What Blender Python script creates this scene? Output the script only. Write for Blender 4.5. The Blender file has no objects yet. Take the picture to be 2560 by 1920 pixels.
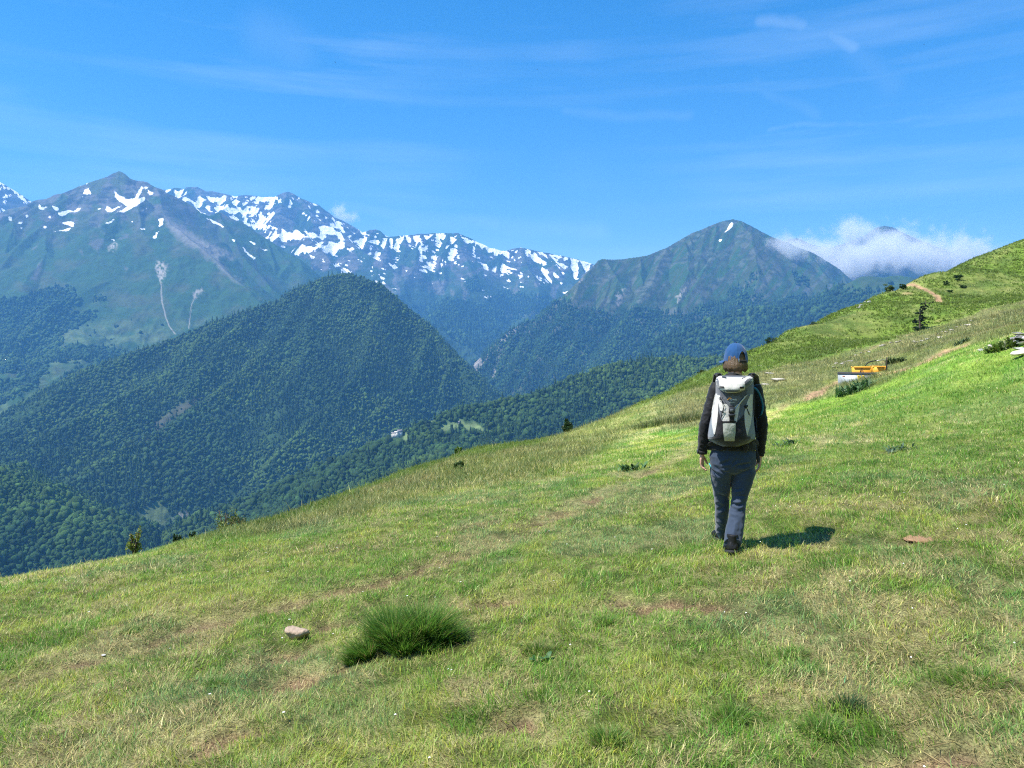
import bpy, bmesh, math
import numpy as np
from mathutils import Vector, Matrix

C = bpy.context.scene.collection
rng = np.random.default_rng(11)
W, H, F = 2560.0, 1920.0, 1862.0            # pixels of the photograph, focal length in pixels
PITCH = math.radians(3.38)
CAM = np.array([0.0, 0.0, 1.65])
cp, sp = math.cos(PITCH), math.sin(PITCH)

# ------------------------------------------------------------------ camera geometry
def ratio(px, py):
    """horizontal and vertical slope of the line of sight, per metre of world depth y"""
    cx = (np.asarray(px, float) - W/2)/F
    cy = -(np.asarray(py, float) - H/2)/F
    dy = cp + cy*sp
    return cx/dy, (-sp + cy*cp)/dy

def P(px, py, Y):
    rx, rz = ratio(px, py)
    return np.array([rx*Y, Y + 0*rx, CAM[2] + rz*Y])

def proj(x, y, z):
    z = z - CAM[2]
    d = y*cp - z*sp
    u = y*sp + z*cp
    d = np.maximum(d, 1e-3)
    return W/2 + F*x/d, H/2 - F*u/d

# ------------------------------------------------------------------ noise
def _hash(ix, iy, seed):
    h = (ix.astype(np.int64)*374761393 + iy.astype(np.int64)*668265263 + seed*982451653) & 0xFFFFFFFF
    h = ((h ^ (h >> 13))*1274126177) & 0xFFFFFFFF
    h = ((h ^ (h >> 16))*2246822519) & 0xFFFFFFFF
    return ((h ^ (h >> 15)) & 0xFFFFFF)/float(0xFFFFFF)

def vn(x, y, seed=0):
    x = np.asarray(x, float); y = np.asarray(y, float)
    ix, iy = np.floor(x), np.floor(y)
    fx, fy = x-ix, y-iy
    fx = fx*fx*fx*(fx*(fx*6-15)+10); fy = fy*fy*fy*(fy*(fy*6-15)+10)
    a = _hash(ix, iy, seed); b = _hash(ix+1, iy, seed)
    c = _hash(ix, iy+1, seed); d = _hash(ix+1, iy+1, seed)
    return (a*(1-fx)+b*fx)*(1-fy) + (c*(1-fx)+d*fx)*fy

def fbm(x, y, o=4, seed=0, gain=.5):
    s = 0; a = 1; t = 0
    for i in range(o):
        s = s + a*vn(x, y, seed+i*17); t += a
        x, y = 2.03*(.8*x - .6*y) + 5.2, 2.03*(.6*x + .8*y) + 1.7
        a *= gain
    return s/t

def ridged(x, y, o=4, seed=0, gain=.5):
    s = 0; a = 1; t = 0
    for i in range(o):
        n = 1-np.abs(2*vn(x, y, seed+i*13)-1)
        s = s + a*n*n; t += a
        x, y = 2.1*(.8*x - .6*y) + 3.1, 2.1*(.6*x + .8*y) + 7.7
        a *= gain
    return s/t

def sstep(a, b, x):
    t = np.clip((x-a)/(b-a), 0, 1)
    return t*t*(3-2*t)

def mix(a, b, t):
    t = np.asarray(t)
    if np.ndim(a) == 1 and np.ndim(t) >= 1: a = np.broadcast_to(a, t.shape + (3,))
    return a*(1-t[..., None]) + np.asarray(b)*t[..., None]

def sd_line(px, py, pts):
    d = np.full(np.shape(px), 1e9)
    for (x0, y0), (x1, y1) in zip(pts[:-1], pts[1:]):
        dx, dy = x1-x0, y1-y0
        t = np.clip(((px-x0)*dx + (py-y0)*dy)/(dx*dx+dy*dy+1e-9), 0, 1)
        d = np.minimum(d, np.hypot(px-x0-t*dx, py-y0-t*dy))
    return d

def sd_poly(px, py, poly):
    """signed distance, positive inside"""
    pts = list(poly)+[poly[0]]
    d = sd_line(px, py, pts)
    ins = np.zeros(np.shape(px), bool)
    for (x0, y0), (x1, y1) in zip(pts[:-1], pts[1:]):
        if y0 == y1: continue
        c = ((y0 > py) != (y1 > py)) & (px < (x1-x0)*(py-y0)/(y1-y0)+x0)
        ins ^= c
    return np.where(ins, d, -d)

# ------------------------------------------------------------------ objects
def tag(o, label=None, cat=None, group=None, kind=None):
    if label: o['label'] = label
    if cat: o['category'] = cat
    if group: o['group'] = group
    if kind: o['kind'] = kind
    return o

def raw_mesh(name, V, faces):
    """faces: list of integer arrays (n, k)"""
    me = bpy.data.meshes.new(name)
    V = np.ascontiguousarray(V, np.float32)
    if not isinstance(faces, (list, tuple)): faces = [faces]
    faces = [np.asarray(f, np.int32) for f in faces if len(f)]
    idx = np.concatenate([f.ravel() for f in faces])
    tot = np.concatenate([np.full(len(f), f.shape[1], np.int32) for f in faces])
    start = np.concatenate([[0], np.cumsum(tot)[:-1]]).astype(np.int32)
    me.vertices.add(len(V)); me.vertices.foreach_set('co', V.ravel())
    me.loops.add(len(idx)); me.loops.foreach_set('vertex_index', idx)
    me.polygons.add(len(tot)); me.polygons.foreach_set('loop_start', start)
    me.update(calc_edges=True)
    return me

def smooth(me, on=True):
    me.polygons.foreach_set('use_smooth', np.full(len(me.polygons), on))

def link(name, me, m=None, parent=None, loc=None):
    o = bpy.data.objects.new(name, me); C.objects.link(o)
    if m is not None and me is not None: me.materials.append(m)
    if parent is not None: o.parent = parent
    if loc is not None: o.location = loc
    return o

def attr_col(me, name, col):
    a = me.attributes.new(name, 'FLOAT_COLOR', 'POINT')
    c = np.ones((len(col), 4), np.float32); c[:, :3] = col
    a.data.foreach_set('color', c.ravel())

def attr_f(me, name, val):
    a = me.attributes.new(name, 'FLOAT', 'POINT')
    a.data.foreach_set('value', np.ascontiguousarray(val, np.float32).ravel())

def empty(name, loc=(0, 0, 0), rz=0):
    o = bpy.data.objects.new(name, None); C.objects.link(o)
    o.location = loc; o.rotation_euler = (0, 0, rz)
    o.empty_display_size = .1
    return o

class MB:
    """collects simple shapes, builds ONE mesh"""
    def __init__(s): s.v = []; s.f = {}; s.n = 0
    def add(s, V, faces):
        V = np.asarray(V, float)
        for f in faces:
            s.f.setdefault(len(f), []).append([i+s.n for i in f])
        s.v.append(V); s.n += len(V)
    def box(s, c, d, rz=0, taper=1.0, bev=0.0):
        c = np.array(c, float); h = np.array(d, float)/2
        if bev:
            b = bev
            prof = [(-h[2], -b), (-h[2]+b, 0), (h[2]-b, 0), (h[2], -b)]
            V = []
            for z, off in prof:
                t = taper if z > 0 else 1
                hx, hy = (h[0]+off)*t, (h[1]+off)*t
                q = min(b, hx*.4, hy*.4)
                V += [(-hx+q, -hy, z), (hx-q, -hy, z), (hx, -hy+q, z), (hx, hy-q, z), (hx-q, hy, z), (-hx+q, hy, z), (-hx, hy-q, z), (-hx, -hy+q, z)]
            V = np.array(V); Fc = [list(range(7, -1, -1)), list(range(24, 32))]
            for k in range(3):
                for i in range(8):
                    j = (i+1) % 8
                    Fc.append([k*8+i, k*8+j, k*8+8+j, k*8+8+i])
        else:
            V = np.array([(sx*h[0]*(taper if sz > 0 else 1), sy*h[1]*(taper if sz > 0 else 1), sz*h[2]) for sz in (-1, 1) for sy in (-1, 1) for sx in (-1, 1)])
            Fc = [[0, 2, 3, 1], [4, 5, 7, 6], [0, 1, 5, 4], [1, 3, 7, 5], [3, 2, 6, 7], [2, 0, 4, 6]]
        if rz:
            cr, sr = math.cos(rz), math.sin(rz)
            V = np.stack([V[:, 0]*cr-V[:, 1]*sr, V[:, 0]*sr+V[:, 1]*cr, V[:, 2]], 1)
        s.add(V+c, Fc)
    def tube(s, pts, rad, n=10, cap=True, ref=(1, 0, 0), squash=1.0):
        """rad: number, or per point r or (r along ref, r across)"""
        pts = np.array(pts, float); k = len(pts)
        R = []
        for i in range(k):
            r = rad[i] if hasattr(rad, '__len__') else rad
            R.append(r if hasattr(r, '__len__') else (r, r*squash))
        V = []
        for i in range(k):
            t = pts[min(i+1, k-1)]-pts[max(i-1, 0)]; t = t/(np.linalg.norm(t)+1e-12)
            u = np.array(ref, float); u = u-t*np.dot(u, t)
            if np.linalg.norm(u) < .1: u = np.array([0, 1., 0]); u = u-t*np.dot(u, t)
            u /= np.linalg.norm(u); w = np.cross(t, u)
            for a in range(n):
                th = 2*math.pi*a/n
                V.append(pts[i]+u*R[i][0]*math.cos(th)+w*R[i][1]*math.sin(th))
        Fc = []
        for i in range(k-1):
            for a in range(n):
                b = (a+1) % n
                Fc.append([i*n+a, i*n+b, i*n+n+b, i*n+n+a])
        if cap:
            Fc.append([a for a in range(n-1, -1, -1)]); Fc.append([(k-1)*n+a for a in range(n)])
        s.add(V, Fc)
    def ball(s, c, r, n=12, m=8):
        r = r if hasattr(r, '__len__') else (r, r, r)
        V = []; Fc = []
        for j in range(1, m):
            ph = math.pi*j/m-math.pi/2
            for i in range(n):
                th = 2*math.pi*i/n
                V.append((c[0]+r[0]*math.cos(ph)*math.cos(th), c[1]+r[1]*math.cos(ph)*math.sin(th), c[2]+r[2]*math.sin(ph)))
        for j in range(m-2):
            for i in range(n):
                k = (i+1) % n
                Fc.append([j*n+i, j*n+k, j*n+n+k, j*n+n+i])
        b = len(V); V.append((c[0], c[1], c[2]-r[2])); V.append((c[0], c[1], c[2]+r[2]))
        for i in range(n):
            k = (i+1) % n
            Fc.append([k, i, b]); Fc.append([(m-2)*n+i, (m-2)*n+k, b+1])
        s.add(V, Fc)
    def grid(s, G, flip=False):
        """G: (a, b, 3) array of points"""
        a, b = G.shape[:2]
        Fc = [[i*b+j, i*b+j+1, (i+1)*b+j+1, (i+1)*b+j] for i in range(a-1) for j in range(b-1)]
        if flip: Fc = [f[::-1] for f in Fc]
        s.add(G.reshape(-1, 3), Fc)
    def mesh(s, name, sm=True):
        V = np.concatenate(s.v)
        me = raw_mesh(name, V, [np.array(v) for v in s.f.values()])
        if sm: smooth(me)
        return me
    def build(s, name, m, parent=None, sm=True, loc=None):
        return link(name, s.mesh(name, sm), m, parent, loc)

def modded(me, mods, name):
    """the mesh with modifiers applied, without operators"""
    o = bpy.data.objects.new('tmp', me); C.objects.link(o)
    for kind, props in mods:
        md = o.modifiers.new(kind, kind)
        for k, v in props.items(): setattr(md, k, v)
    dg = bpy.context.evaluated_depsgraph_get(); dg.update()
    out = bpy.data.meshes.new_from_object(o.evaluated_get(dg))
    bpy.data.objects.remove(o); out.name = name
    return out

def union(mb, name, voxel, it=6, fac=.5):
    me = modded(mb.mesh(name), [('REMESH', dict(mode='VOXEL', voxel_size=voxel)), ('SMOOTH', dict(factor=fac, iterations=it))], name)
    smooth(me); return me

def get_co(me):
    a = np.empty(len(me.vertices)*3, np.float32); me.vertices.foreach_get('co', a); return a.reshape(-1, 3).astype(float)
def get_no(me):
    a = np.empty(len(me.vertices)*3, np.float32); me.vertices.foreach_get('normal', a); return a.reshape(-1, 3).astype(float)
def set_co(me, V):
    me.vertices.foreach_set('co', np.ascontiguousarray(V, np.float32).ravel()); me.update()

# ------------------------------------------------------------------ materials
class NT:
    def __init__(s, name):
        s.m = bpy.data.materials.new(name); s.m.use_nodes = True
        s.t = s.m.node_tree; s.n = s.t.nodes; s.n.clear()
        s.out = s.n.new('ShaderNodeOutputMaterial')
    def node(s, kind, **kw):
        o = s.n.new(kind)
        for k, v in kw.items():
            if k.startswith('i_'):
                o.inputs[k[2:].replace('_', ' ')].default_value = v
            else: setattr(o, k, v)
        return o
    def link(s, a, b): s.t.links.new(a, b)

def noise_node(nt, scale, detail=4, coord='Object', rough=.55):
    tc = nt.node('ShaderNodeTexCoord')
    n = nt.node('ShaderNodeTexNoise'); n.inputs['Scale'].default_value = scale
    n.inputs['Detail'].default_value = detail; n.inputs['Roughness'].default_value = rough
    nt.link(tc.outputs[coord], n.inputs['Vector'])
    return n

def mat(name, col, rough=.7, var=.18, scale=30., bump=0.0, bscale=None, spec=.3, metal=0., coat=0., sheen=0.):
    """plain surface with procedural tonal variation and bump"""
    nt = NT(name)
    b = nt.node('ShaderNodeBsdfPrincipled')
    b.inputs['Roughness'].default_value = rough; b.inputs['Metallic'].default_value = metal
    b.inputs['Specular IOR Level'].default_value = spec; b.inputs['Coat Weight'].default_value = coat
    b.inputs['Sheen Weight'].default_value = sheen
    n = noise_node(nt, scale)
    r = nt.node('ShaderNodeMix', data_type='RGBA')
    c = np.array(col, float)
    r.inputs['A'].default_value = (*np.clip(c*(1-var), 0, 1), 1); r.inputs['B'].default_value = (*np.clip(c*(1+var), 0, 1), 1)
    nt.link(n.outputs['Fac'], r.inputs['Factor']); nt.link(r.outputs['Result'], b.inputs['Base Color'])
    if bump:
        n2 = noise_node(nt, bscale or scale*2, 5)
        bp = nt.node('ShaderNodeBump'); bp.inputs['Strength'].default_value = bump; bp.inputs['Distance'].default_value = .02
        nt.link(n2.outputs['Fac'], bp.inputs['Height']); nt.link(bp.outputs['Normal'], b.inputs['Normal'])
    nt.link(b.outputs[0], nt.out.inputs['Surface'])
    return nt.m

def leaf_mat(name, trans=.35, rough=.5, spec=.25):
    """leaves and blades: colour from the mesh attribute Col, part of the light passes through"""
    nt = NT(name)
    at = nt.node('ShaderNodeAttribute', attribute_name='Col')
    b = nt.node('ShaderNodeBsdfPrincipled'); b.inputs['Roughness'].default_value = rough
    b.inputs['Specular IOR Level'].default_value = spec
    t = nt.node('ShaderNodeBsdfTranslucent')
    mx = nt.node('ShaderNodeMixShader'); mx.inputs[0].default_value = trans
    nt.link(at.outputs['Color'], b.inputs['Base Color']); nt.link(at.outputs['Color'], t.inputs['Color'])
    nt.link(b.outputs[0], mx.inputs[1]); nt.link(t.outputs[0], mx.inputs[2])
    nt.link(mx.outputs[0], nt.out.inputs['Surface'])
    return nt.m
SKY_SAT, SKY_VAL, SKY_HUE = 1.46, .85, .5
SUN_E = 4.9; EXPO = 0.94
HAZE_COL = (.17, .50, 1.0, 1); HAZE_D = 8.2e-5; HAZE_G = .1; CLOUD_D = .0085
DENOISE = False
# ================================================================== the near hillside
SIL = [(-500, 1560, 8), (-250, 1490, 8.5), (0, 1437, 9.5), (170, 1407, 10), (336, 1377, 11), (555, 1319, 13), (717, 1279, 15.5), (868, 1227, 18), (1010, 1172, 21.5),
       (1157, 1124, 26), (1290, 1103, 29), (1423, 1076, 33), (1539, 1033, 39), (1678, 972, 48), (1759, 931, 55), (1875, 876, 66), (1967, 827, 76),
       (2083, 781, 88), (2199, 731, 100), (2315, 685, 112), (2430, 642, 124), (2560, 592, 138), (2800, 500, 160), (3100, 420, 185)]
BROW_FIT = [(-500, 1560, 8), (-250, 1490, 8.5), (0, 1451.3, 9.5), (170, 1425.1, 10), (336, 1388.2, 11), (555, 1339.1, 13), (717, 1298.2, 15.5), (868, 1240.4, 18), (1010, 1193.8, 21.5), (1157, 1134.4, 26), (1290, 1118.3, 29), (1423, 1081.7, 33), (1539, 1044.3, 39), (1678, 974.9, 48), (1759, 934.4, 55), (1875, 879.3, 66), (1967, 828.2, 76), (2083, 785.7, 88), (2199, 737.3, 100), (2315, 688.7, 112), (2430, 647.1, 124), (2560, 608.3, 138), (2800, 500, 160), (3100, 420, 185)]
_pts = []
for px, py, Y in BROW_FIT:
    p = P(px, py, Y); _pts.append(p)
    rx, rz = ratio(px, py)
    for k, dr in ((1.22, .030), (1.55, .095), (2.2, .22)):
        _pts.append(np.array([rx*Y*k, Y*k, CAM[2]+(rz-dr)*Y*k]))
def _pl(x, y): return .12*x - .05*y
for x, y in [(0, 0), (3, 0), (-3, 0), (0, 3), (-2.5, 3.6), (2, 2.7), (0, 5), (-2.4, 5), (2.6, 5), (0, -8), (-8, -8), (8, -8), (8, 0), (-8, 0), (0, -40), (-40, -40), (40, -40), (40, -5)]:
    _pts.append(np.array([x, y, _pl(x, y)]))
_pts.append(np.array([-40, 0, -9.]))
for px, py, Y in [(1280, 1500, 5.5), (1280, 1300, 8.7), (1280, 1212, 12.4), (1280, 1172, 16), (1280, 1143, 20.5), (1280, 1122, 25), (1480, 1150, 16.5), (1480, 1110, 23), (1480, 1084, 29), (1080, 1195, 16), (1080, 1165, 20.5), (640, 1500, 6.1), (640, 1400, 8.0), (1000, 1350, 8.3), (1000, 1250, 11.8),
                  (1826, 1383, 6.0), (1825, 1200, 9.6), (1825, 1100, 14.5), (1825, 1000, 27), (1825, 950, 40), (2560, 1500, 4.4), (2560, 1200, 7.3), (2560, 1000, 13), (2200, 1300, 6.4), (2200, 1100, 12),
                  (2200, 985, 20), (2400, 890, 19.5), (2560, 832, 20.5), (2480, 862, 20),
                  (2095, 978, 29.5), (2195, 945, 30.5), (2300, 905, 31), (2420, 858, 32), (2560, 800, 34), (2100, 905, 44), (2300, 850, 46), (2560, 772, 50),
                  (2000, 905, 50), (2300, 826, 72), (2500, 770, 72), (2150, 860, 70), (2400, 735, 98), (2560, 690, 108), (2300, 760, 90), (1990, 870, 62)]:
    _pts.append(P(px, py, Y))
_pts = np.array(_pts)
def _tps_solve(p, lam=.02):
    x = p[:, :2]/20; n = len(x)
    r2 = ((x[:, None]-x[None])**2).sum(-1)
    K = np.where(r2 > 0, .5*r2*np.log(r2+1e-12), 0)+lam*np.eye(n)*.02
    A = np.zeros((n+3, n+3)); A[:n, :n] = K; A[:n, n] = 1; A[:n, n+1:] = x; A[n, :n] = 1; A[n+1:, :n] = x.T
    b = np.zeros(n+3); b[:n] = p[:, 2]
    return x, np.linalg.solve(A, b)
_tx, _tw = _tps_solve(_pts)
def tps(x, y):
    sh = np.shape(x); q = np.stack([np.ravel(x), np.ravel(y)], 1)/20
    out = np.empty(len(q))
    for s in range(0, len(q), 60000):
        c = q[s:s+60000]
        r2 = ((c[:, None]-_tx[None])**2).sum(-1)
        out[s:s+60000] = np.where(r2 > 0, .5*r2*np.log(r2+1e-12), 0)@_tw[:-3] + _tw[-3] + c@_tw[-2:]
    return out.reshape(sh)

def bumps(x, y):
    r = np.hypot(x, y)
    far = sstep(8, 40, r)
    return (fbm(x/.45, y/.45, 3, 5)-.5)*.055 + (fbm(x/1.7, y/1.7, 3, 9)-.5)*(.13+.04*far) + (fbm(x/7, y/7, 3, 31)-.5)*.40*far

def gz0(x, y): return tps(x, y)+bumps(np.asarray(x, float), np.asarray(y, float))

_Ys = np.geomspace(1.2, 190, 2600)
def hit(px, py, zf=None):
    rx, rz = ratio(px, py)
    zf = zf or gz
    d = CAM[2]+rz*_Ys-zf(rx*_Ys, _Ys)
    i = np.argmax(d < 0)
    if d[i] >= 0: i = int(np.argmin(d))
    a, b = _Ys[max(i-1, 0)], _Ys[i]
    for _ in range(12):
        m = .5*(a+b)
        if CAM[2]+rz*m-zf(np.array([rx*m]), np.array([m]))[0] > 0: a = m
        else: b = m
    return np.array([rx*b, b, float(zf(np.array([rx*b]), np.array([b]))[0])])

# trodden paths and bare patches: laid out on the ground once, in metres
PATHS0 = [([(-150, 1760), (60, 1690), (330, 1610), (560, 1545), (760, 1500), (930, 1455), (1060, 1420), (1180, 1380), (1290, 1335), (1400, 1285), (1490, 1245), (1600, 1195), (1690, 1150), (1740, 1100)], .17, .75),
          ([(1905, 1055), (1960, 1010), (2010, 1000), (2060, 975)], .22, .55),
          ([(2035, 988), (2075, 965), (2110, 950)], .36, 1.0),
          ([(2195, 936), (2240, 926), (2280, 915), (2320, 900), (2365, 878), (2400, 868)], .42, 1.0),
          ([(2262, 705), (2300, 718), (2345, 742), (2358, 757)], .45, 1.0),
          ([(2210, 905), (2230, 880)], .4, .7),
          ([(2140, 890), (2190, 865), (2250, 848), (2340, 806), (2420, 780)], .5, .45)]
BARE0 = [(862, 1553, .17, .11), (755, 1700, .16, .14), (745, 1625, .12, .10), (1010, 1508, .26, .09), (1200, 1500, .34, .09), (1475, 1245, .22, .14), (1560, 1500, .22, .08), (1670, 1508, .3, .12), (1765, 1517, .16, .12),
         (2298, 1346, .22, .10), (1290, 1815, .12, .1), (2270, 733, .9, .8), (230, 1640, .2, .1), (870, 1665, .1, .1), (2240, 1355, .1, .1), (560, 1830, .14, .1), (2340, 1900, .18, .1)]
PATHS = [([tuple(hit(px, py, gz0)[:2]) for px, py in pts], w, s) for pts, w, s in PATHS0]
BARE = [(*hit(px, py, gz0)[:2], a, b) for px, py, a, b in BARE0]

def ground_masks(x, y):
    """bare soil, trodden, local dip"""
    wx = x+(fbm(x/.25, y/.25, 4, 41)-.5)*.40; wy = y+(fbm(x/.25, y/.25, 4, 47)-.5)*.40
    tro = np.zeros(np.shape(x)); bare = np.zeros(np.shape(x))
    for k, (pts, w, s) in enumerate(PATHS):
        d = sd_line(wx, wy, pts)
        if s < 1:
            brk = fbm(x/1.1, y/1.1, 3, 57+k)
            tro = np.maximum(tro, (1-sstep(w*.5, w*2.0, d))*s)
            bare = np.maximum(bare, (1-sstep(w*.2, w*.9, d))*sstep(.48, .62, brk)*s)
        else:
            bare = np.maximum(bare, 1-sstep(w*.6, w*1.15, d))
            tro = np.maximum(tro, 1-sstep(w, w*2, d))
    for bx, by, a, b in BARE:
        d = np.hypot((wx-bx)/a, (wy-by)/b)
        bare = np.maximum(bare, (1-sstep(.35, 1.15, d))*.9); tro = np.maximum(tro, (1-sstep(1., 2.2, d))*.7)
    return bare, tro

def gz(x, y):
    x = np.asarray(x, float); y = np.asarray(y, float)
    bare, tro = ground_masks(x, y)
    return gz0(x, y) - .035*tro - .03*bare

_sx = np.array([s[0] for s in SIL], float); _sy = np.array([s[1] for s in SIL], float)
L1x = [1500, 1640, 1760, 1900, 2050, 2170, 2300, 2420, 2560, 2900]; L1y = [1055, 1005, 965, 930, 893, 862, 826, 790, 742, 640]
L2x = [1500, 1700, 1850, 2000, 2100, 2200, 2300, 2400, 2480, 2560, 2900]; L2y = [1100, 1075, 1050, 1010, 985, 962, 915, 872, 850, 826, 700]

GREEN = np.array([.215, .375, .042]); LUSH = np.array([.115, .295, .026]); YEL = np.array([.385, .475, .072]); BLUEG = np.array([.225, .350, .115])
STRAW = np.array([.82, .73, .32]); OLIVE = np.array([.165, .180, .055]); HEATH = np.array([.190, .165, .085]); FERN = np.array([.100, .175, .020])
SOIL = np.array([.165, .105, .062]); EARTH = np.array([.36, .235, .130]); DUN = np.array([.105, .070, .045])

def ground_look(x, y, z):
    """colour of the sward, share of dry grass, bare, sward height, zone code"""
    px, py = proj(x, y, z)
    bare, tro = ground_masks(x, y)
    r = np.hypot(x, y)
    n1 = fbm(x/.75, y/.75, 4, 101); n2 = fbm(x/.25, y/.25, 3, 131); n3 = fbm(x/3.2, y/3.2, 4, 151); n4 = fbm(x/9., y/9., 3, 171)
    d = .38*n1+.36*n2+.26*n3
    # drier towards the lower left of the meadow, greener up the slope to the right
    bias = -.035 + .06*sstep(900, -200, px)*sstep(1450, 1800, py) + .05*sstep(1640, 1920, py) - .06*sstep(1500, 2300, px)*sstep(1500, 1000, py)
    dry = sstep(.44, .64, d+bias)
    dry = np.clip(dry + .75*tro, 0, 1)
    lush = .8*sstep(.50, .70, .6*fbm(x/.9+9, y/.9, 4, 211)+.4*fbm(x/.3+9, y/.3, 3, 212))*(1-dry)
    c = mix(GREEN, YEL, sstep(.38, .66, fbm(x/.6, y/.6, 3, 231)))
    c = mix(c, BLUEG, .8*sstep(.55, .7, fbm(x/1.4+3, y/1.4, 3, 251)))
    c = mix(c, LUSH, lush)
    hgt = .62+.34*lush+.3*n1-.38*tro
    # the strip of taller, browner grass below the brow, then bracken on the brow
    s = np.interp(px, _sx, _sy)
    t = py-s+ (fbm(x/4, y/4, 3, 271)-.5)*40
    left = sstep(1750, 1500, px)
    w = np.interp(px, [200, 600, 900, 1300, 1500, 1800], [0, 28, 70, 105, 90, 40])
    heath = left*sstep(w*1.25+1, w*.75, t)*sstep(350, 650, px)
    c = mix(c, mix(HEATH, OLIVE, sstep(.35, .65, n3)), .75*heath)
    dry = dry*(1-.65*heath); hgt = hgt*(1-heath)+heath*1.45
    wf = np.interp(px, [300, 620, 900, 1200, 1400, 1500], [4, 16, 26, 22, 6, 0])
    fern = left*sstep(wf*1.15+.1, wf*.8, t)*sstep(560, 700, px)*sstep(1500, 1300, px)
    # right: far slope of bracken, pale bench with stones, near green bank
    l1 = np.interp(px, L1x, L1y)+(fbm(x/5, y/5, 3, 281)-.5)*26; l2 = np.interp(px, L2x, L2y)+(fbm(x/2, y/2, 3, 283)-.5)*16
    right = sstep(1540, 1720, px)
    farz = right*sstep(4, -4, py-l1)*sstep(33, 38, r); bench = .85*right*sstep(-4, 4, py-l1)*sstep(5, -5, py-l2)*sstep(18, 26, r)
    cb = mix(OLIVE, np.array([.13, .14, .06]), sstep(.4, .6, n1)); cb = mix(cb, HEATH, sstep(.5, .66, n3)*.8)
    c = mix(c, mix(np.array([.150, .300, .038]), np.array([.215, .355, .055]), sstep(.4, .62, n1)), .7*sstep(1850, 2150, px)*sstep(1330, 1080, py)*(1-dry))
    c = mix(c, cb, bench)
    ff = sstep(.36, .60, .6*fbm(x/11+2, y/11, 4, 293)+.4*fbm(x/3.1+2, y/3.1, 4, 294) + .10*sstep(60, 0, l1-py) + .03)
    cf = mix(np.array([.170, .205, .052]), FERN*1.25, ff*.8)
    cf = mix(cf, np.array([.075, .130, .026]), .7*sstep(.58, .70, fbm(x/3.3, y/3.3, 3, 307)))
    cf = cf*(.72+.56*fbm(x/1.6, y/1.6, 4, 311))[..., None]*(.85+.3*fbm(x/.5, y/.5, 2, 313))[..., None]
    c = mix(c, cf, farz)
    fern = np.maximum(fern, farz*ff)
    dry = np.where(farz+bench > .5, dry*.30, dry)
    c = mix(c, FERN*1.08, np.where(farz > .5, 0, fern))
    hgt = hgt*(1-bench)+bench*1.6
    return c, dry, bare, tro, np.clip(hgt, .2, 3), fern, farz, bench, px, py

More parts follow.
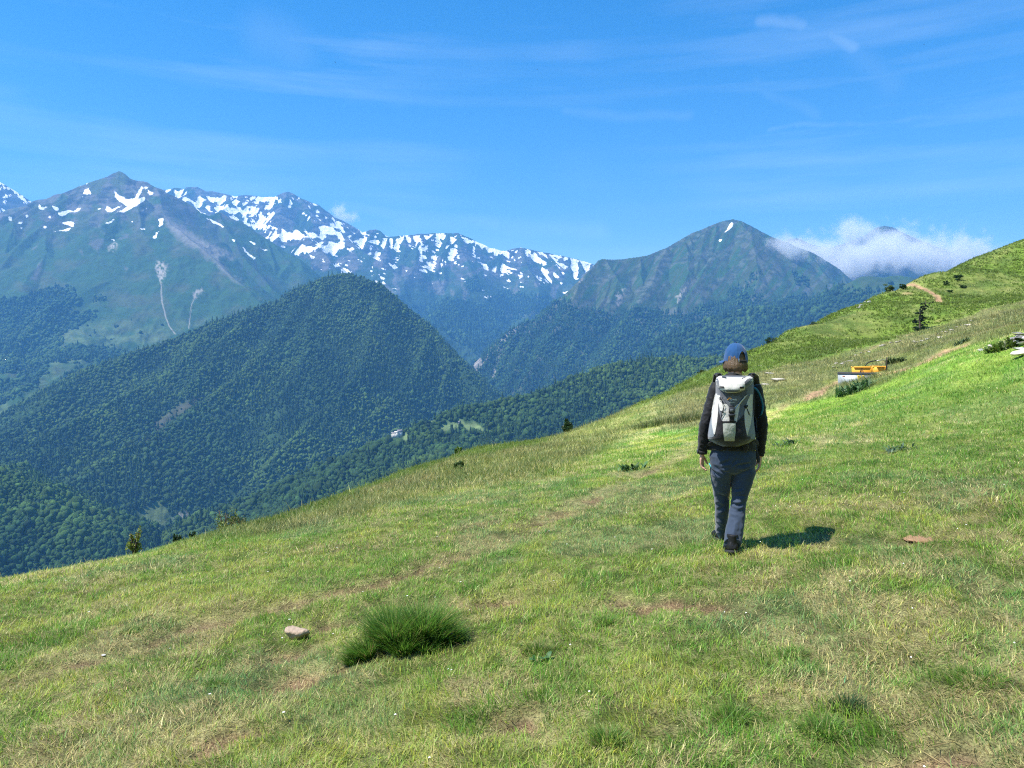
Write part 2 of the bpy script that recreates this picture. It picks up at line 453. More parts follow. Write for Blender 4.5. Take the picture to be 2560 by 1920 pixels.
def build_ground():
    az = np.concatenate([np.linspace(-180, -48, 60), np.linspace(-47.8, 47.8, 640), np.linspace(48, 180, 60)])
    r = np.concatenate([[.02, .4, .8, 1.2], np.geomspace(1.5, 320, 560)])
    A, R = np.meshgrid(np.radians(az), r, indexing='ij')
    x = R*np.sin(A); y = R*np.cos(A)
    z = gz(x, y)
    c, dry, bare, tro, hgt, fern, farz, bench, px, py = ground_look(x, y, z)
    n = fbm(x/.12, y/.12, 3, 401); n2 = fbm(x/.5, y/.5, 3, 402)
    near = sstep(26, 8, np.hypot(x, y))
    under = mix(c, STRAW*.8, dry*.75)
    thatch_shade = mix(np.array([.040,.042,.018]), np.array([.17,.155,.07]), sstep(.35,.7,n))  # litter colour darkened to paint in the shade between blades
    under = mix(under, thatch_shade, .85*near)
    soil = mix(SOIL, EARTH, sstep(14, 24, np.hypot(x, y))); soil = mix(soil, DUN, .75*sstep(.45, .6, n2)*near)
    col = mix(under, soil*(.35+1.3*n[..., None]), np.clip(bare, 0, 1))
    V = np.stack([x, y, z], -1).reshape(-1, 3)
    na, nr = x.shape
    i = np.arange(na*nr).reshape(na, nr)
    q = np.stack([i[:-1, :-1], i[:-1, 1:], i[1:, 1:], i[1:, :-1]], -1).reshape(-1, 4)[:, ::-1]
    me = raw_mesh('hillside', V, q); smooth(me)
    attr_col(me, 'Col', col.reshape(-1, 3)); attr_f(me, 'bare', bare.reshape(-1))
    nt = NT('hillside turf')
    at = nt.node('ShaderNodeAttribute', attribute_name='Col')
    b = nt.node('ShaderNodeBsdfPrincipled'); b.inputs['Roughness'].default_value = .95; b.inputs['Specular IOR Level'].default_value = .1
    n1 = noise_node(nt, 1.1, 8, rough=.7); n2 = noise_node(nt, 9., 6, rough=.65)
    add = nt.node('ShaderNodeMath', operation='MULTIPLY'); nt.link(n1.outputs['Fac'], add.inputs[0]); nt.link(n2.outputs['Fac'], add.inputs[1])
    mr = nt.node('ShaderNodeMapRange'); mr.inputs['From Min'].default_value = .12; mr.inputs['From Max'].default_value = .40
    mr.inputs['To Min'].default_value = .55; mr.inputs['To Max'].default_value = 1.4
    nt.link(add.outputs[0], mr.inputs['Value'])
    n3 = noise_node(nt, 85., 6, rough=.75)
    m3 = nt.node('ShaderNodeMapRange'); m3.inputs['From Min'].default_value = .36; m3.inputs['From Max'].default_value = .64; m3.inputs['To Min'].default_value = .25; m3.inputs['To Max'].default_value = 1.75
    nt.link(n3.outputs['Fac'], m3.inputs['Value'])
    m4 = nt.node('ShaderNodeMath', operation='MULTIPLY'); nt.link(mr.outputs['Result'], m4.inputs[0]); nt.link(m3.outputs['Result'], m4.inputs[1])
    mm = nt.node('ShaderNodeVectorMath', operation='SCALE'); nt.link(at.outputs['Color'], mm.inputs[0]); nt.link(m4.outputs[0], mm.inputs['Scale'])
    nt.link(mm.outputs[0], b.inputs['Base Color'])
    bp = nt.node('ShaderNodeBump'); bp.inputs['Strength'].default_value = .9; bp.inputs['Distance'].default_value = .12
    nt.link(add.outputs[0], bp.inputs['Height']); nt.link(bp.outputs['Normal'], b.inputs['Normal'])
    nt.link(b.outputs[0], nt.out.inputs['Surface'])
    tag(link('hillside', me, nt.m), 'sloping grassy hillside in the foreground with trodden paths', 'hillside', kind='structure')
build_ground()

# ------------------------------------------------------------------ grass
M_BLADE = leaf_mat('grass blade', .5, .5, .3)
def blades_mesh(name, B, L, Wd, yaw, lean, curve, col, seg=2, m=None):
    """many tapered bent blades in one mesh. B: roots (n,3)"""
    n = len(B)
    d = np.stack([np.cos(yaw), np.sin(yaw), np.zeros(n)], 1)          # direction of the bend
    a = yaw+math.pi/2+rng.normal(0, .5, n)
    s = np.stack([np.cos(a), np.sin(a), np.zeros(n)], 1)              # across the blade
    up = np.array([0, 0, 1.])
    rows = []; cols = []
    if seg == 1: T = [0, 1]
    elif seg == 2: T = [0, .55, 1]
    else: T = list(np.linspace(0, 1, seg+1))
    for t in T:
        h = lean*t+curve*t*t
        # keep the length roughly constant
        f = 1/np.sqrt(1+h*h/(max(t, .05)**2)*.6)
        c = B+(up*(L*t*f)[:, None])+d*(L*h*f)[:, None]
        w = Wd*(1-t)**.7*(1 if t > 0 else .8)
        if t < 1:
            rows += [c-s*(w/2)[:, None], c+s*(w/2)[:, None]]
            cols += [col]*2
        else:
            rows.append(c); cols.append(col*.85+STRAW*.12)
    V = np.stack(rows, 1); k = V.shape[1]; CC = np.stack(cols, 1)
    base = (np.arange(n)*k)[:, None]
    fs = []
    for j in range(len(T)-2):
        fs.append(base+np.array([[2*j, 2*j+1, 2*j+3, 2*j+2]]))
    j = len(T)-2
    tri = base+np.array([[2*j, 2*j+1, 2*j+2]])
    me = raw_mesh(name, V.reshape(-1, 3), ([np.concatenate(fs)] if fs else [])+[tri])
    attr_col(me, 'Col', CC.reshape(-1, 3))
    me.materials.append(m or M_BLADE)
    return me

def scatter_polar(r0, r1, dens, half=43):
    A = math.radians(half)
    n = int(dens*A*(r1*r1-r0*r0))
    r = np.sqrt(rng.uniform(r0*r0, r1*r1, n)); a = rng.uniform(-A, A, n)
    return r*np.sin(a), r*np.cos(a)

def build_grass():
    first = None
    #        r0   r1   per m2  length  width  seg
    bands = [(1.6, 4.2, 7200, .056, .0041, 2), (4.2, 7.5, 4300, .057, .0053, 2), (7.5, 13, 2000, .060, .0076, 2), (13, 24, 640, .080, .0120, 2),
             (24, 45, 150, .12, .020, 1), (45, 90, 46, .16, .034, 1), (90, 165, 15, .20, .058, 1)]
    parts = []
    for r0, r1, dens, L0, w0, seg in bands:
        x, y = scatter_polar(r0, r1, dens)
        z = gz(x, y)
        c, dry, bare, tro, hgt, fern, farz, bench, px, py = ground_look(x, y, z)
        u = rng.random(len(x)); r_ = np.hypot(x, y)
        keep = (u > bare*np.where(r_>14, .96, .34)) & (px > -420) & (px < 2980) & (py < 2250) & (fern*rng.random(len(x)) < .75)
        tuft = fbm(x/.16, y/.16, 2, 501)
        keep &= rng.random(len(x)) < (.55+.9*tuft)
        x, y, z, c, dry, tro, hgt, bare, bench, farz, tuft = [q[keep] for q in (x, y, z, c, dry, tro, hgt, bare, bench, farz, tuft)]
        n = len(x)
        isdry = rng.random(n) < (.15+.54*dry+.5*bare)
        j = rng.normal(1, .30, n)[:, None]; hue = rng.normal(0, .16, n)
        col = c*np.stack([1+hue, np.ones(n), 1-hue], 1)*np.clip(j, .45, 1.7)
        st = STRAW*np.clip(rng.normal(.95, .25, n), .4, 1.6)[:, None]*np.stack([np.ones(n), 1+rng.normal(0, .06, n), 1+rng.normal(0, .15, n)], 1)
        st = mix(st, OLIVE*1.3, .55*rng.random(n))
        col = np.where(isdry[:, None], st, col)
        L = L0*hgt*rng.uniform(.55, 1.45, n)*(.75+.5*tuft)
        L *= np.where(isdry, .85, 1.)
        L = np.where(rng.random(n) < .02, L*2.0, L)
        Wd = w0*rng.uniform(.6, 1.5, n)
        yaw = rng.uniform(0, 2*math.pi, n)*.6+ (fbm(x/.3, y/.3, 2, 521)*2-1)*4
        lean = np.abs(rng.normal(.30, .45, n))+.45*isdry*rng.random(n); curve = np.abs(rng.normal(.45, .5, n))
        V = np.stack([x, y, z-.008], 1)
        parts.append((V, L, Wd, yaw, lean, curve, col, seg))
    x, y = scatter_polar(1.6, 9, 1500); z = gz(x, y)
    c, dry, bare, tro, hgt, fern, farz, bench, px, py = ground_look(x, y, z)
    k = (px > -420) & (px < 2980) & (py < 2250) & (rng.random(len(x)) < .25+.75*np.maximum(dry, bare))
    x, y, z = x[k], y[k], z[k]; n = len(x)
    col = mix(np.array([.58, .48, .22]), np.array([.24, .16, .08]), rng.random(n))*np.clip(rng.normal(1, .25, n), .4, 1.7)[:, None]
    parts.append((np.stack([x, y, z+.002], 1), .055*rng.uniform(.4, 1.5, n), .0038*rng.uniform(.5, 1.4, n), rng.uniform(0, 6.28, n), rng.uniform(1.5, 5, n), rng.uniform(0, 1, n), col, 2))
    for seg in (2, 1):
        q = [p for p in parts if p[-1] == seg]
        V, L, Wd, yaw, lean, curve, col = [np.concatenate([p[i] for p in q]) for i in range(7)]
        me = blades_mesh('grass', V, L, Wd, yaw, lean, curve, col, seg)
        o = link('grass', me)
        tag(o, 'short green and straw coloured meadow grass close to the viewer' if seg == 2 else 'distant meadow grass on the upper hillside', 'grass', kind='stuff')
    # bracken: broad bright fronds on the brow and the far slope
    x1, y1 = scatter_polar(14, 45, 50); x2, y2 = scatter_polar(45, 165, 14)
    x = np.concatenate([x1, x2]); y = np.concatenate([y1, y2]); z = gz(x, y)
    c, dry, bare, tro, hgt, fern, farz, bench, px, py = ground_look(x, y, z)
    k = (rng.random(len(x)) < fern*.75) & (bare < .3) & (px > -420) & (px < 2980)
    x, y, z, farz = x[k], y[k], z[k], farz[k]
    rep = 4
    n = len(x)*rep
    B = np.repeat(np.stack([x, y, z], 1), rep, 0)+rng.normal(0, .06, (n, 3))*[1, 1, .1]
    tone = np.repeat(.55+.9*fbm(x/2.6, y/2.6, 4, 541), rep)
    col = mix(np.array([.115, .190, .025]), np.array([.190, .250, .045]), rng.random(n))*np.clip(rng.normal(1, .16, n), .5, 1.6)[:, None]*tone[:, None]
    r = np.hypot(B[:, 0], B[:, 1])
    big = np.clip(r/45, .55, 1.9)
    me = blades_mesh('bracken', B, .26*rng.uniform(.5, 1.2, n)*np.clip(big, .6, 1.1), .050*rng.uniform(.6, 1.4, n)*big, rng.uniform(0, 6.28, n), np.abs(rng.normal(.5, .3, n)), np.abs(rng.normal(.7, .3, n)), col, 2)
    tag(link('bracken', me), 'bright yellow green bracken along the brow and far slope', 'bracken', kind='stuff')
build_grass()
# ================================================================== mountains
GRASS_M = np.array([.026, .066, .018]); GRASS_H = np.array([.052, .072, .028]); ROCK = np.array([.100, .100, .090]); ROCK_D = np.array([.034, .040, .042])
SCREE = np.array([.20, .18, .165]); TAN = np.array([.42, .37, .31]); FLOOR = np.array([.020, .042, .014]); MEADOW = np.array([.125, .175, .065]); SNOW = np.array([.95, .94, .92])

def mk_height(ridges, floor, amp, cell, ang, stretch, seed, p=1.0, soft=0.0):
    """ridges: list of (world points, slope). Height falls away from each ridge; gullies run down the slope"""
    ca, sa = math.cos(ang), math.sin(ang)
    def h(x, y):
        wx = x+(fbm(x/(cell*2.2), y/(cell*2.2), 3, seed+3)-.5)*cell*.45
        wy = y+(fbm(x/(cell*2.2), y/(cell*2.2), 3, seed+7)-.5)*cell*.45
        best = np.full(np.shape(x), -1e9); dist = np.full(np.shape(x), 1e9)
        for pts, k in ridges:
            for a, b in zip(pts[:-1], pts[1:]):
                dx, dy = b[0]-a[0], b[1]-a[1]
                t = np.clip(((wx-a[0])*dx+(wy-a[1])*dy)/(dx*dx+dy*dy), 0, 1)
                d = np.hypot(wx-a[0]-t*dx, wy-a[1]-t*dy)
                zz = a[2]+t*(b[2]-a[2])-k*d**p
                best = np.maximum(best, zz); dist = np.minimum(dist, d)
        u = (ca*x+sa*y)/cell; v = (-sa*x+ca*y)/(cell*stretch)
        g = ridged(u, v, 6, seed, .56)
        f = fbm(x/(cell*.35), y/(cell*.35), 4, seed+29)
        grow = 1-np.exp(-dist/(cell*.55))
        z = best+amp*(g-.42)*grow+amp*.34*(f-.5)*(.35+.65*grow)+amp*.16*(ridged(x/(cell*.13), y/(cell*.22), 3, seed+41)-.4)*(.25+.75*grow)
        return np.maximum(z, floor+40*(f-.5))
    return h

def spurs(pts, n, slope, L, jit, seed, k=.95, base=(0., -1.), nsub=3, ksub=1.0, ssub=.78, lo=0., hi=1.):
    """side ridges that leave a crest and run down its face, with shorter ribs leaving them in turn"""
    g = np.random.default_rng(seed); out = []
    seg = np.linalg.norm(np.diff(pts[:, :2], axis=0), axis=1); cum = np.concatenate([[0], np.cumsum(seg)]); tot = cum[-1]
    for i in range(n):
        s = tot*(lo+(hi-lo)*(i+g.uniform(.15, .85))/n)
        b = np.array([np.interp(s, cum, pts[:, q]) for q in range(3)])
        a = math.atan2(base[1], base[0])+g.normal(0, jit); P_ = [b]; l = L*g.uniform(.45, 1.25); m = 5
        for q in range(m):
            a2 = a+g.normal(0, .28); st = l/m; sl = slope*g.uniform(.75, 1.3)
            P_.append(P_[-1]+np.array([math.cos(a2)*st, math.sin(a2)*st, -sl*st]))
        P_ = np.array(P_); out.append((P_, k*g.uniform(.9, 1.15)))
        for j in range(nsub):
            t = (j+g.uniform(.4, 1.1))/(nsub+.3)*m; q = min(int(t), m-1); f = t-q
            b2 = P_[q]*(1-f)+P_[q+1]*f; sd = 1 if (j+i) % 2 else -1
            a3 = a+sd*g.uniform(.5, .95); l2 = l*g.uniform(.16, .34); Q = [b2]
            for w in range(2):
                a4 = a3+g.normal(0, .2)-sd*.15*w; Q.append(Q[-1]+np.array([math.cos(a4)*l2/2, math.sin(a4)*l2/2, -ssub*l2/2]))
            out.append((np.array(Q), ksub))
    return out

def R3(lst, dz=0):
    return np.array([P(px, py, Y)+[0, 0, dz] for px, py, Y in lst])

def mountain_grid(hf, az0, az1, na, r0, r1, nr, rp=1.0):
    """az given as pixel columns, r as world depth"""
    cols = np.linspace(az0, az1, na); t = np.linspace(0, 1, nr)**rp
    Y = r0+(r1-r0)*t
    rx = (cols-W/2)/F
    RX, YY = np.meshgrid(rx, Y, indexing='ij')
    x = RX*YY; y = YY
    z = hf(x, y)
    px, py = proj(x, y, z)
    el = (z-CAM[2])/y
    cm = np.maximum.accumulate(el, 1)
    vis = el >= cm-.012
    gx = np.gradient(z, axis=0)/(np.gradient(x, axis=0)+1e-9)
    gy = (np.gradient(z, axis=1)-gx*np.gradient(x, axis=1))/(np.gradient(y, axis=1)+1e-9)
    slope = np.hypot(gx, gy)
    return dict(x=x, y=y, z=z, px=px, py=py, vis=vis, slope=slope, cols=cols, Y=Y, hf=hf, gx=gx, gy=gy)

def mountain_mat(name, bump=.5, bscale=.02, dist=6., var=.35):
    nt = NT(name)
    at = nt.node('ShaderNodeAttribute', attribute_name='Col')
    sn = nt.node('ShaderNodeAttribute', attribute_name='snow')
    b = nt.node('ShaderNodeBsdfPrincipled'); b.inputs['Roughness'].default_value = .9; b.inputs['Specular IOR Level'].default_value = .15
    n1 = noise_node(nt, bscale, 7, rough=.68)
    mr = nt.node('ShaderNodeMapRange'); mr.inputs['From Min'].default_value = .3; mr.inputs['From Max'].default_value = .7
    mr.inputs['To Min'].default_value = 1-var; mr.inputs['To Max'].default_value = 1+var
    nt.link(n1.outputs['Fac'], mr.inputs['Value'])
    mm = nt.node('ShaderNodeVectorMath', operation='SCALE'); nt.link(at.outputs['Color'], mm.inputs[0]); nt.link(mr.outputs['Result'], mm.inputs['Scale'])
    # snow field: the mesh gives a smooth field, fine noise breaks its edge
    ns = nt.node('ShaderNodeMath', operation='MULTIPLY_ADD'); ns.inputs[1].default_value = 1.3; ns.inputs[2].default_value = -.65
    nt.link(n1.outputs['Fac'], ns.inputs[0])
    ad = nt.node('ShaderNodeMath', operation='ADD'); nt.link(sn.outputs['Fac'], ad.inputs[0]); nt.link(ns.outputs[0], ad.inputs[1])
    th = nt.node('ShaderNodeMapRange'); th.inputs['From Min'].default_value = .46; th.inputs['From Max'].default_value = .54
    nt.link(ad.outputs[0], th.inputs['Value'])
    mx = nt.node('ShaderNodeMix', data_type='RGBA'); mx.inputs['B'].default_value = (*SNOW, 1)
    nt.link(mm.outputs[0], mx.inputs['A']); nt.link(th.outputs['Result'], mx.inputs['Factor'])
    nt.link(mx.outputs['Result'], b.inputs['Base Color'])
    bp = nt.node('ShaderNodeBump'); bp.inputs['Strength'].default_value = bump; bp.inputs['Distance'].default_value = dist
    nt.link(n1.outputs['Fac'], bp.inputs['Height']); nt.link(bp.outputs['Normal'], b.inputs['Normal'])
    nt.link(b.outputs[0], nt.out.inputs['Surface'])
    return nt.m
M_ROCKY = mountain_mat('alpine rock and turf', 1.0, .016, 26., .5)
M_TURF = mountain_mat('mountain pasture', .7, .018, 12., .34)

def mountain_mesh(name, G, col, snow, m, label, cat='mountain'):
    na, nr = G['x'].shape
    i = np.arange(na*nr).reshape(na, nr)
    q = np.stack([i[:-1, :-1], i[:-1, 1:], i[1:, 1:], i[1:, :-1]], -1).reshape(-1, 4)[:, ::-1]
    me = raw_mesh(name, np.stack([G['x'], G['y'], G['z']], -1).reshape(-1, 3), q); smooth(me)
    attr_col(me, 'Col', col.reshape(-1, 3)); attr_f(me, 'snow', (snow if snow is not None else np.zeros(na*nr)).reshape(-1))
    return tag(link(name, me, m), label, cat, kind='structure')

# ---------------- forests: lumpy crowns, all of one hillside in one mesh
def _ico(sub):
    bm = bmesh.new(); bmesh.ops.create_icosphere(bm, subdivisions=sub, radius=1)
    V = np.array([v.co[:] for v in bm.verts]); Fc = np.array([[v.index for v in f.verts] for f in bm.faces]); bm.free()
    return V, Fc
ICO1 = _ico(1); ICO2 = _ico(2)
def _crown_protos(n, sub=2):
    V, Fc = (ICO2 if sub == 2 else ICO1)
    out = []
    for i in range(n):
        r = 1+.62*(fbm(V[:, 0]*2.3+i*7, V[:, 1]*2.3+V[:, 2]*2.6, 3, 600+i)-.5)*2
        U = V*r[:, None]; U[:, 2] = np.where(U[:, 2] < -.2, -.2+(U[:, 2]+.2)*.4, U[:, 2])
        out.append(U)
    return out, Fc
PROT, PROT_F = _crown_protos(14, 1)
PROT2, PROT2_F = _crown_protos(14, 2)
def _cone_protos(n):
    out = []
    for i in range(n):
        V = []
        m = 6
        for k, (z, r) in enumerate([(-.2, .55), (.25, .62), (.3, .42), (.85, .40), (.9, .24), (1.45, .20)]):
            for a in range(m):
                th = 2*math.pi*(a+.5*(k % 2))/m
                rr = r*rng.uniform(.75, 1.25)
                V.append((rr*math.cos(th), rr*math.sin(th), z))
        V.append((0, 0, 2.0)); out.append(np.array(V))
    Fc = []
    for k in range(5):
        for a in range(6):
            b = (a+1) % 6
            Fc += [(k*6+a, k*6+b, k*6+6+b), (k*6+a, k*6+6+b, k*6+6+a)]
    for a in range(6): Fc.append((30+a, 30+(a+1) % 6, 36))
    return out, np.array(Fc)
CONE, CONE_F = _cone_protos(6)
def forest_mat():
    nt = NT('forest foliage')
    at = nt.node('ShaderNodeAttribute', attribute_name='Col')
    b = nt.node('ShaderNodeBsdfPrincipled'); b.inputs['Roughness'].default_value = .8; b.inputs['Specular IOR Level'].default_value = .1
    n = noise_node(nt, .35, 4, rough=.7)
    mr = nt.node('ShaderNodeMapRange'); mr.inputs['From Min'].default_value = .3; mr.inputs['From Max'].default_value = .7; mr.inputs['To Min'].default_value = .6; mr.inputs['To Max'].default_value = 1.4
    nt.link(n.outputs['Fac'], mr.inputs['Value'])
    mm = nt.node('ShaderNodeVectorMath', operation='SCALE'); nt.link(at.outputs['Color'], mm.inputs[0]); nt.link(mr.outputs['Result'], mm.inputs['Scale'])
    nt.link(mm.outputs[0], b.inputs['Base Color'])
    bp = nt.node('ShaderNodeBump'); bp.inputs['Strength'].default_value = 1.; bp.inputs['Distance'].default_value = 2.2
    nt.link(n.outputs['Fac'], bp.inputs['Height']); nt.link(bp.outputs['Normal'], b.inputs['Normal'])
    nt.link(b.outputs[0], nt.out.inputs['Surface']); return nt.m
M_FOREST = forest_mat()

def forest(name, G, mask, spacing, size, conif, label, seed, tone=(1., 1., 1.), hmul=1.0, fine=False):
    """mask(px, py, x, y, slope) -> density 0..1"""
    lg = np.random.default_rng(seed)
    hf = G['hf']; Y0, Y1 = G['Y'][0], G['Y'][-1]
    c0, c1 = G['cols'][0], G['cols'][-1]
    xa = min((c0-W/2)/F*Y0, (c0-W/2)/F*Y1); xb = max((c1-W/2)/F*Y0, (c1-W/2)/F*Y1)
    gx_, gy_ = np.meshgrid(np.arange(xa, xb, spacing), np.arange(Y0, Y1, spacing))
    x = (gx_+lg.uniform(-.5, .5, gx_.shape)*spacing*1.1).ravel(); y = (gy_+lg.uniform(-.5, .5, gx_.shape)*spacing*1.1).ravel()
    col = x/y*F+W/2
    k = (col > c0) & (col < c1) & (y > Y0+1) & (y < Y1-1)
    x, y, col = x[k], y[k], col[k]
    ci = np.clip(((col-c0)/(c1-c0)*(len(G['cols'])-1)).round().astype(int), 0, len(G['cols'])-1)
    yi = np.clip(np.searchsorted(G['Y'], y), 0, len(G['Y'])-1)
    k = G['vis'][ci, yi]
    x, y, ci, yi = x[k], y[k], ci[k], yi[k]
    z = hf(x, y); px, py = proj(x, y, z)
    k = lg.random(len(x)) < mask(px, py, x, y, G['slope'][ci, yi])
    x, y, z = x[k], y[k], z[k]
    n = len(x)
    if not n: return
    patch = fbm(x/160, y/160, 4, seed+1)
    isc = lg.random(n) < np.clip(conif+1.6*(patch-.5), 0, 1)
    s = size*np.clip(lg.normal(1, .34, n), .4, 2.0)*(.8+.4*fbm(x/90, y/90, 3, seed+2))
    base = np.where(isc[:, None], np.array([.022, .052, .020]), np.array([.038, .076, .019]))
    p2 = fbm(x/230+4, y/230, 4, seed+5)
    base = base*mix(np.array([.80, .85, .95]), np.array([1.45, 1.28, 1.0]), sstep(.38, .64, p2))
    base = base*np.clip(lg.normal(1, .24, n), .45, 1.7)[:, None]*np.array(tone)
    Vs = []; Fs = []; Cs = []; off = 0
    for sel, prot, PF in ((~isc, *((PROT2, PROT2_F) if fine else (PROT, PROT_F))), (isc, CONE, CONE_F)):
        idx = np.where(sel)[0]
        which = lg.integers(0, len(prot), len(idx))
        for w in range(len(prot)):
            j = idx[which == w]
            if not len(j): continue
            U = prot[w]; m = len(U)
            a = lg.uniform(0, 6.28, len(j)); ca, sa = np.cos(a), np.sin(a)
            sx = s[j]*.5*lg.uniform(.8, 1.25, len(j)); sz = s[j]*.50*lg.uniform(.7, 1.7, len(j))*hmul
            V = np.empty((len(j), m, 3))
            V[:, :, 0] = (U[None, :, 0]*ca[:, None]-U[None, :, 1]*sa[:, None])*sx[:, None]+x[j][:, None]
            V[:, :, 1] = (U[None, :, 0]*sa[:, None]+U[None, :, 1]*ca[:, None])*sx[:, None]+y[j][:, None]
            V[:, :, 2] = U[None, :, 2]*sz[:, None]+z[j][:, None]+sz[:, None]*.45
            Vs.append(V.reshape(-1, 3)); Cs.append(np.repeat(base[j], m, 0))
            Fs.append((PF[None]+(off+np.arange(len(j))*m)[:, None, None]).reshape(-1, 3)); off += len(j)*m
    me = raw_mesh(name, np.concatenate(Vs), np.concatenate(Fs)); smooth(me)
    attr_col(me, 'Col', np.concatenate(Cs)); me.materials.append(M_FOREST)
    print(name, n, 'trees')
    return tag(link(name, me), label, 'forest', kind='stuff')

def z1(l): return [(a*.3888, 400+b*.3888) for a, b in l]
def z2(l): return [(800+a*.3888, 500+b*.3888) for a, b in l]
def z3(l): return [(1640+a*.4159, 500+b*.4159) for a, b in l]
def z4(l): return [(a*.4069, 900+b*.4069) for a, b in l]
def area(px, py, polys, warp=0, cell=20, seed=0, soft=4.):
    """0..1 inside any of the outlines"""
    if warp:
        px, py = px+(fbm(px/cell, py/cell, 3, seed)-.5)*2*warp, py+(fbm(px/cell, py/cell, 3, seed+1)-.5)*2*warp
    d = np.full(np.shape(px), -1e9)
    for p in polys: d = np.maximum(d, sd_poly(px, py, p))
    return np.clip(.5+d/soft, 0, 1)

# ------------------------------------------------------------------ far left peak
h = mk_height([(R3([(-330, 470, 8300), (-180, 400, 8200), (-60, 415, 8100), (0, 447, 8000), (22, 460, 8000), (45, 475, 8000), (70, 490, 8000), (95, 507, 8000), (160, 560, 8000), (300, 640, 8000)]), .8)], -300, 140, 500, 0, 2.5, 71)
G = mountain_grid(h, -400, 420, 260, 6600, 8800, 120)
c = mix(ROCK, ROCK_D, sstep(.4, .6, fbm(G['x']/120, G['z']/60, 4, 72)))
c = mix(c, GRASS_H, .5*sstep(.7, .5, G['slope']))
px, py = G['px'], G['py']
sn = np.clip(sstep(.60, .68, fbm(px/14, py/8, 4, 75)+.07*sstep(30, 5, py-np.interp(px, [-200, 0, 95], [400, 447, 507]))), 0, 1)
mountain_mesh('mountain', G, c, sn, M_ROCKY, 'grey peak with small snow patches cut by the left edge of the photo')

# ------------------------------------------------------------------ snowy range at the back
SKY_C = [(330, 470), (360, 472), (416, 472), (430, 468), (445, 467), (462, 472), (466, 478), (472, 467), (497, 467), (520, 478), (544, 480), (590, 492), (612, 488), (631, 488), (660, 492), (694, 491), (706, 487), (716, 482), (729, 480), (742, 486), (760, 496), (798, 513), (833, 541), (868, 557),
         (905, 580), (914, 578), (926, 574), (940, 573), (952, 574), (962, 583), (975, 591), (1018, 588), (1060, 583), (1088, 582), (1145, 581), (1165, 590), (1192, 602), (1227, 619), (1262, 627), (1273, 627), (1290, 621), (1308, 619), (1330, 624), (1354, 629), (1423, 642), (1470, 655), (1500, 666), (1600, 705), (1750, 740)]
_rc = R3([(a, b, 9000) for a, b in SKY_C])
ridC = [(_rc, 1.0)]+spurs(_rc, 40, .55, 2900, .35, 801, .95, (-.12, -1), 3, lo=.02, hi=.9)+[
        (R3([(729, 480, 9000), (722, 520, 8800), (712, 590, 8350), (700, 650, 7900)]), .95),
        (R3([(497, 467, 9000), (520, 500, 8800), (560, 560, 8300)]), .7),
        (R3([(1018, 588, 9000), (1010, 640, 8500), (985, 720, 7700), (960, 800, 6900)]), .72),
        (R3([(1145, 581, 9000), (1160, 630, 8500), (1178, 690, 7700), (1150, 735, 7000), (1085, 800, 6100), (1060, 850, 5600)]), .72),
        (R3([(1308, 619, 9000), (1330, 680, 8200), (1350, 735, 7500), (1330, 800, 6700)]), .72)]
h = mk_height(ridC, -350, 120, 300, -.25, 2.2, 81)
G = mountain_grid(h, 300, 1680, 820, 5200, 9500, 330)
px, py, x, y, z = [G[k] for k in ('px', 'py', 'x', 'y', 'z')]
sky = np.interp(px, [a for a, b in SKY_C], [b for a, b in SKY_C])
dp = py-sky
rk = mix(ROCK, ROCK_D, sstep(.44, .56, .5*fbm(x/70, z/30, 5, 83)+.5*fbm(x/200+z/60, z/16, 4, 82)))
gr = sstep(620, 700, py+(fbm(px/30, py/30, 3, 84)-.5)*90)
c = mix(rk, GRASS_H, gr*sstep(1.1, .6, G['slope']))
c = mix(c, GRASS_M, sstep(680, 740, py)*.8)
c = mix(c, SCREE*.8, .6*sstep(.52, .62, fbm(px/22, py/60, 4, 85))*sstep(620, 660, py)*sstep(830, 740, py))
c = mix(c, FLOOR*1.4, sstep(.5, .62, fbm(px/40, py/30, 4, 86)+.2*sstep(720, 800, py)))
polys = [z1(q) for q in ([(1065, 197), (1190, 195), (1185, 212), (1110, 215)], [(1120, 225), (1220, 230), (1245, 262), (1300, 292), (1420, 300), (1500, 262), (1590, 275), (1585, 288), (1480, 292), (1560, 318), (1680, 320), (1672, 350), (1450, 352), (1385, 322), (1250, 290), (1190, 268)],
        [(1270, 245), (1400, 232), (1480, 250), (1400, 275), (1290, 265)], [(1530, 230), (1650, 240), (1740, 232), (1800, 240), (1795, 268), (1700, 275), (1620, 252)], [(1690, 300), (1765, 282), (1755, 305), (1695, 318)],
        [(1590, 410), (1650, 410), (1735, 345), (1760, 342), (1700, 410), (1800, 450), (1700, 445), (1600, 435)], [(1690, 492), (1830, 452), (1850, 465), (1920, 445), (1960, 470), (2010, 455), (2092, 485), (2080, 500), (1850, 520), (1700, 515)],
        [(1865, 208), (1945, 240), (1940, 248), (1890, 228)], [(1950, 255), (1980, 268), (1960, 270)], [(1990, 285), (2050, 280), (2080, 305), (2010, 305)], [(1850, 290), (1870, 270), (1860, 320)], [(1955, 345), (1998, 348), (1985, 378)],
        [(2030, 330), (2080, 360), (2160, 385), (2090, 380)], [(2040, 430), (2090, 415), (2200, 470), (2210, 495), (2150, 480), (2080, 450)], [(2110, 395), (2180, 420), (2205, 455), (2140, 430)], [(1545, 372), (1615, 375), (1580, 392)],
        [(1870, 590), (1950, 555), (2050, 540), (2130, 535), (2120, 560), (2000, 600), (1880, 605)], [(2070, 590), (2200, 530), (2212, 560), (2140, 610)])]
